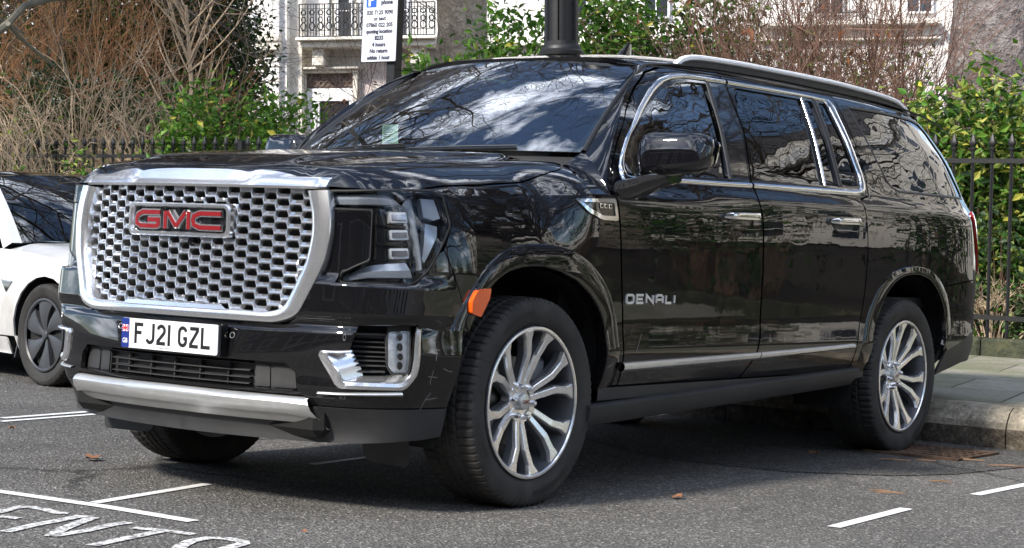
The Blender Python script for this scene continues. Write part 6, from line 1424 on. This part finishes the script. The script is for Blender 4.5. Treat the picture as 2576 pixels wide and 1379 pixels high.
# bonnet, cabin
xs=np.linspace(.83,-.50,20); mb=MB(); rows=[]
for x in xs:
    yw=float(_wp(x)+_wz(float(_wt(x))-.03)); zt=float(_wt(x))-.03; zc_=zt+.075*(1 if x<.5 else max(.15,(.84-x)/.34)); t=np.linspace(-1,1,25)
    rows.append(np.stack([np.full(25,x),yw*t,zt+(zc_-zt)*(1-np.abs(t)**2.6)+.012*np.exp(-((np.abs(t)-.8)/.09)**2)*min(1,(.84-x)*3)],1))
loft(mb,rows,flip=False); part('bonnet',mb,WPAINT,wc)
# roof/greenhouse curves
wbx=lambda t:-.30-.26*t*t; wtx=lambda t:-1.22-.10*t*t
def WW(u,v):
    u,v=np.broadcast_arrays(np.asarray(u,float),np.asarray(v,float)); yb,yt=.76,.56; zb_=.965-.05*u**2; zt_=1.405-.03*u**2
    x=(-.30-.26*u*u)*(1-v)+(-1.22-.12*u*u)*v; return np.stack([x,u*(yb+(yt-yb)*v),zb_+(zt_-zb_)*v+.10*v*(1-v)],-1)
mb=MB(); patch(mb,WW,[(x,0) for x in np.linspace(-1,1,9)]+[(x,1) for x in np.linspace(1,-1,9)],sg=1,step=.1,fl=0); part('windscreen',mb,glass('car_windscreen',(.05,.06,.07),1.35,wav=.06),wc)
xr=np.linspace(-1.22,-3.5,16); zc2=pchip([-1.22,-1.6,-2.2,-2.9,-3.5],[1.405,1.435,1.43,1.33,1.12]); yr=pchip([-1.22,-1.6,-2.2,-2.9,-3.5],[.56,.575,.57,.53,.50]); rows=[]
for x in xr:
    t=np.linspace(-1,1,15); rows.append(np.stack([x-.12*t*t*(x>-1.3),float(yr(x))*t,float(zc2(x))-.03*np.abs(t)**3],1))
mb=MB(); loft(mb,rows); part('roof',mb,GLOSSB,wc)
for mir in (True,False):
    v=np.linspace(0,1,12); e=WW(1.0,v); mb=MB(); zb2=lambda x: float(_wt(x))-.03
    # A pillar + cant rail in white
    lo=[(-.585,zb2(-.6)+.0),( -.80,1.02),(-1.0,1.13),(-1.2,1.235),(-1.42,1.33)]; lo=resamp(lo,12); ylo=pchip([.85,.95,1.1,1.3,1.42],[.90,.85,.765,.665,.60]); L3=np.stack([lo[:,0],ylo(lo[:,1]),lo[:,1]],1); md=(e+L3)/2+[.02,.02,.02]
    loft(mb,[e,md,L3],mir=mir); 
    cr_=np.array([(-1.34,.56,1.375),(-1.7,.575,1.40),(-2.2,.57,1.395),(-2.9,.53,1.30),(-3.4,.50,1.12)]); cl=np.array([(-1.42,.60,1.33),(-1.7,.625,1.355),(-2.2,.62,1.345),(-2.9,.60,1.24),(-3.55,.72,.97)]); loft(mb,[cr_,(cr_+cl)/2+[0,.015,.01],cl],mir=mir); part('roof_pillar',mb,WPAINT,wc)
    mb=MB(); top3=np.vstack([L3[1:],cl[1:4]]); bot3=np.array([(x,float(_wp(x)+_wz(float(_wt(x))-.03))-.015,float(_wt(x))-.028) for x in np.linspace(-.66,-3.2,len(top3))]); loft(mb,[top3-[0,.012,0],bot3],mir=mir); part('side_glass',mb,glass('tint_glass',(.03,.03,.035),1.) if mir else bpy.data.materials['tint_glass'],wc)
    mb=MB(); box(mb,(-.86,1.0,.98),(.13,.22,.13),.04,mir=mir); part('door_mirror',mb,GLOSSB,wc)
mb=MB(); rows=[np.array([[-3.5,y,1.10-.03*abs(y)/.5],[-3.8,y*1.35,.95],[-3.87,y*1.4,.6],[-3.84,y*1.5,.25]]) for y in np.linspace(-.5,.5,9)]; loft(mb,rows,flip=True); part('tailgate',mb,WPAINT,wc)
mb=MB(); rows=[np.array([[.84-.10*(y/.6)**2,y,.60],[.90-.14*(y/.6)**2,y,.50],[.90-.14*(y/.6)**2,y,.25],[.8,y,.18]]) for y in np.linspace(-.66,.66,9)]; loft(mb,rows); part('front_bumper',mb,WPAINT,wc)
mb=MB(); box(mb,(-1.6,0,.42),(3.9,1.35,.36),.05); box(mb,(-1.9,0,.85),(2.4,1.5,.1),.02); part('underbody',mb,VOID,wc)
def aero():
    t=empty('wheel'); t.parent=wc; tyre_mesh(.335,.235,.236,320,70).build('tyre',TYRE,t,smooth=28)
    AER=simple('wheel_cover_grey',(.045,.047,.052),.42); mb=MB(); lathe(mb,[(.238,.100),(.238,.112),(.228,.114),(.218,.106)],60); 
    mb.build('cover_rim',AER,t)
    mb=MB(); lathe(mb,[(.0,.06),(.22,.075)],40); lathe(mb,[(.22,.075),(.225,.0),(.24,-.1)],40); mb.build('wheel_disc',DPLAST,t)
    mb=MB(); 
    for k in range(6):
        a0=math.radians(60*k+12); rows=[]
        for r in (.030,.07,.12,.17,.222):
            hw_=[.40,.34,.34,.35,.36][[.030,.07,.12,.17,.222].index(r)]; tw=.30*(r/.222)
            y=.088+.016*math.sin(r/.222*2.2); rows.append(np.array([[r*math.cos(a0+tw+s*hw_),y+dy,r*math.sin(a0+tw+s*hw_)] for s,dy in ((-1,-.03),(-1,0),(-.4,.004),(.4,.0),(1,-.006),(1,-.03))]))
        loft(mb,rows)
    mb.build('cover_blades',AER,t,smooth=25)
    mb=MB(); lathe(mb,[(.0,.108),(.024,.107),(.030,.10),(.031,.07)],24); mb.build('hub_cap',AER,t); return t
aw=aero(); aw.location=(0,-.795,.33); aw.rotation_euler=(0,0,math.pi)
for (x,y,r) in ((-2.875,-.795,math.pi),(0,.795,0),(-2.875,.795,0)):
    c=copy_tree(aw,wc); c.location=(x,y,.33); c.rotation_euler=(0,0,r)
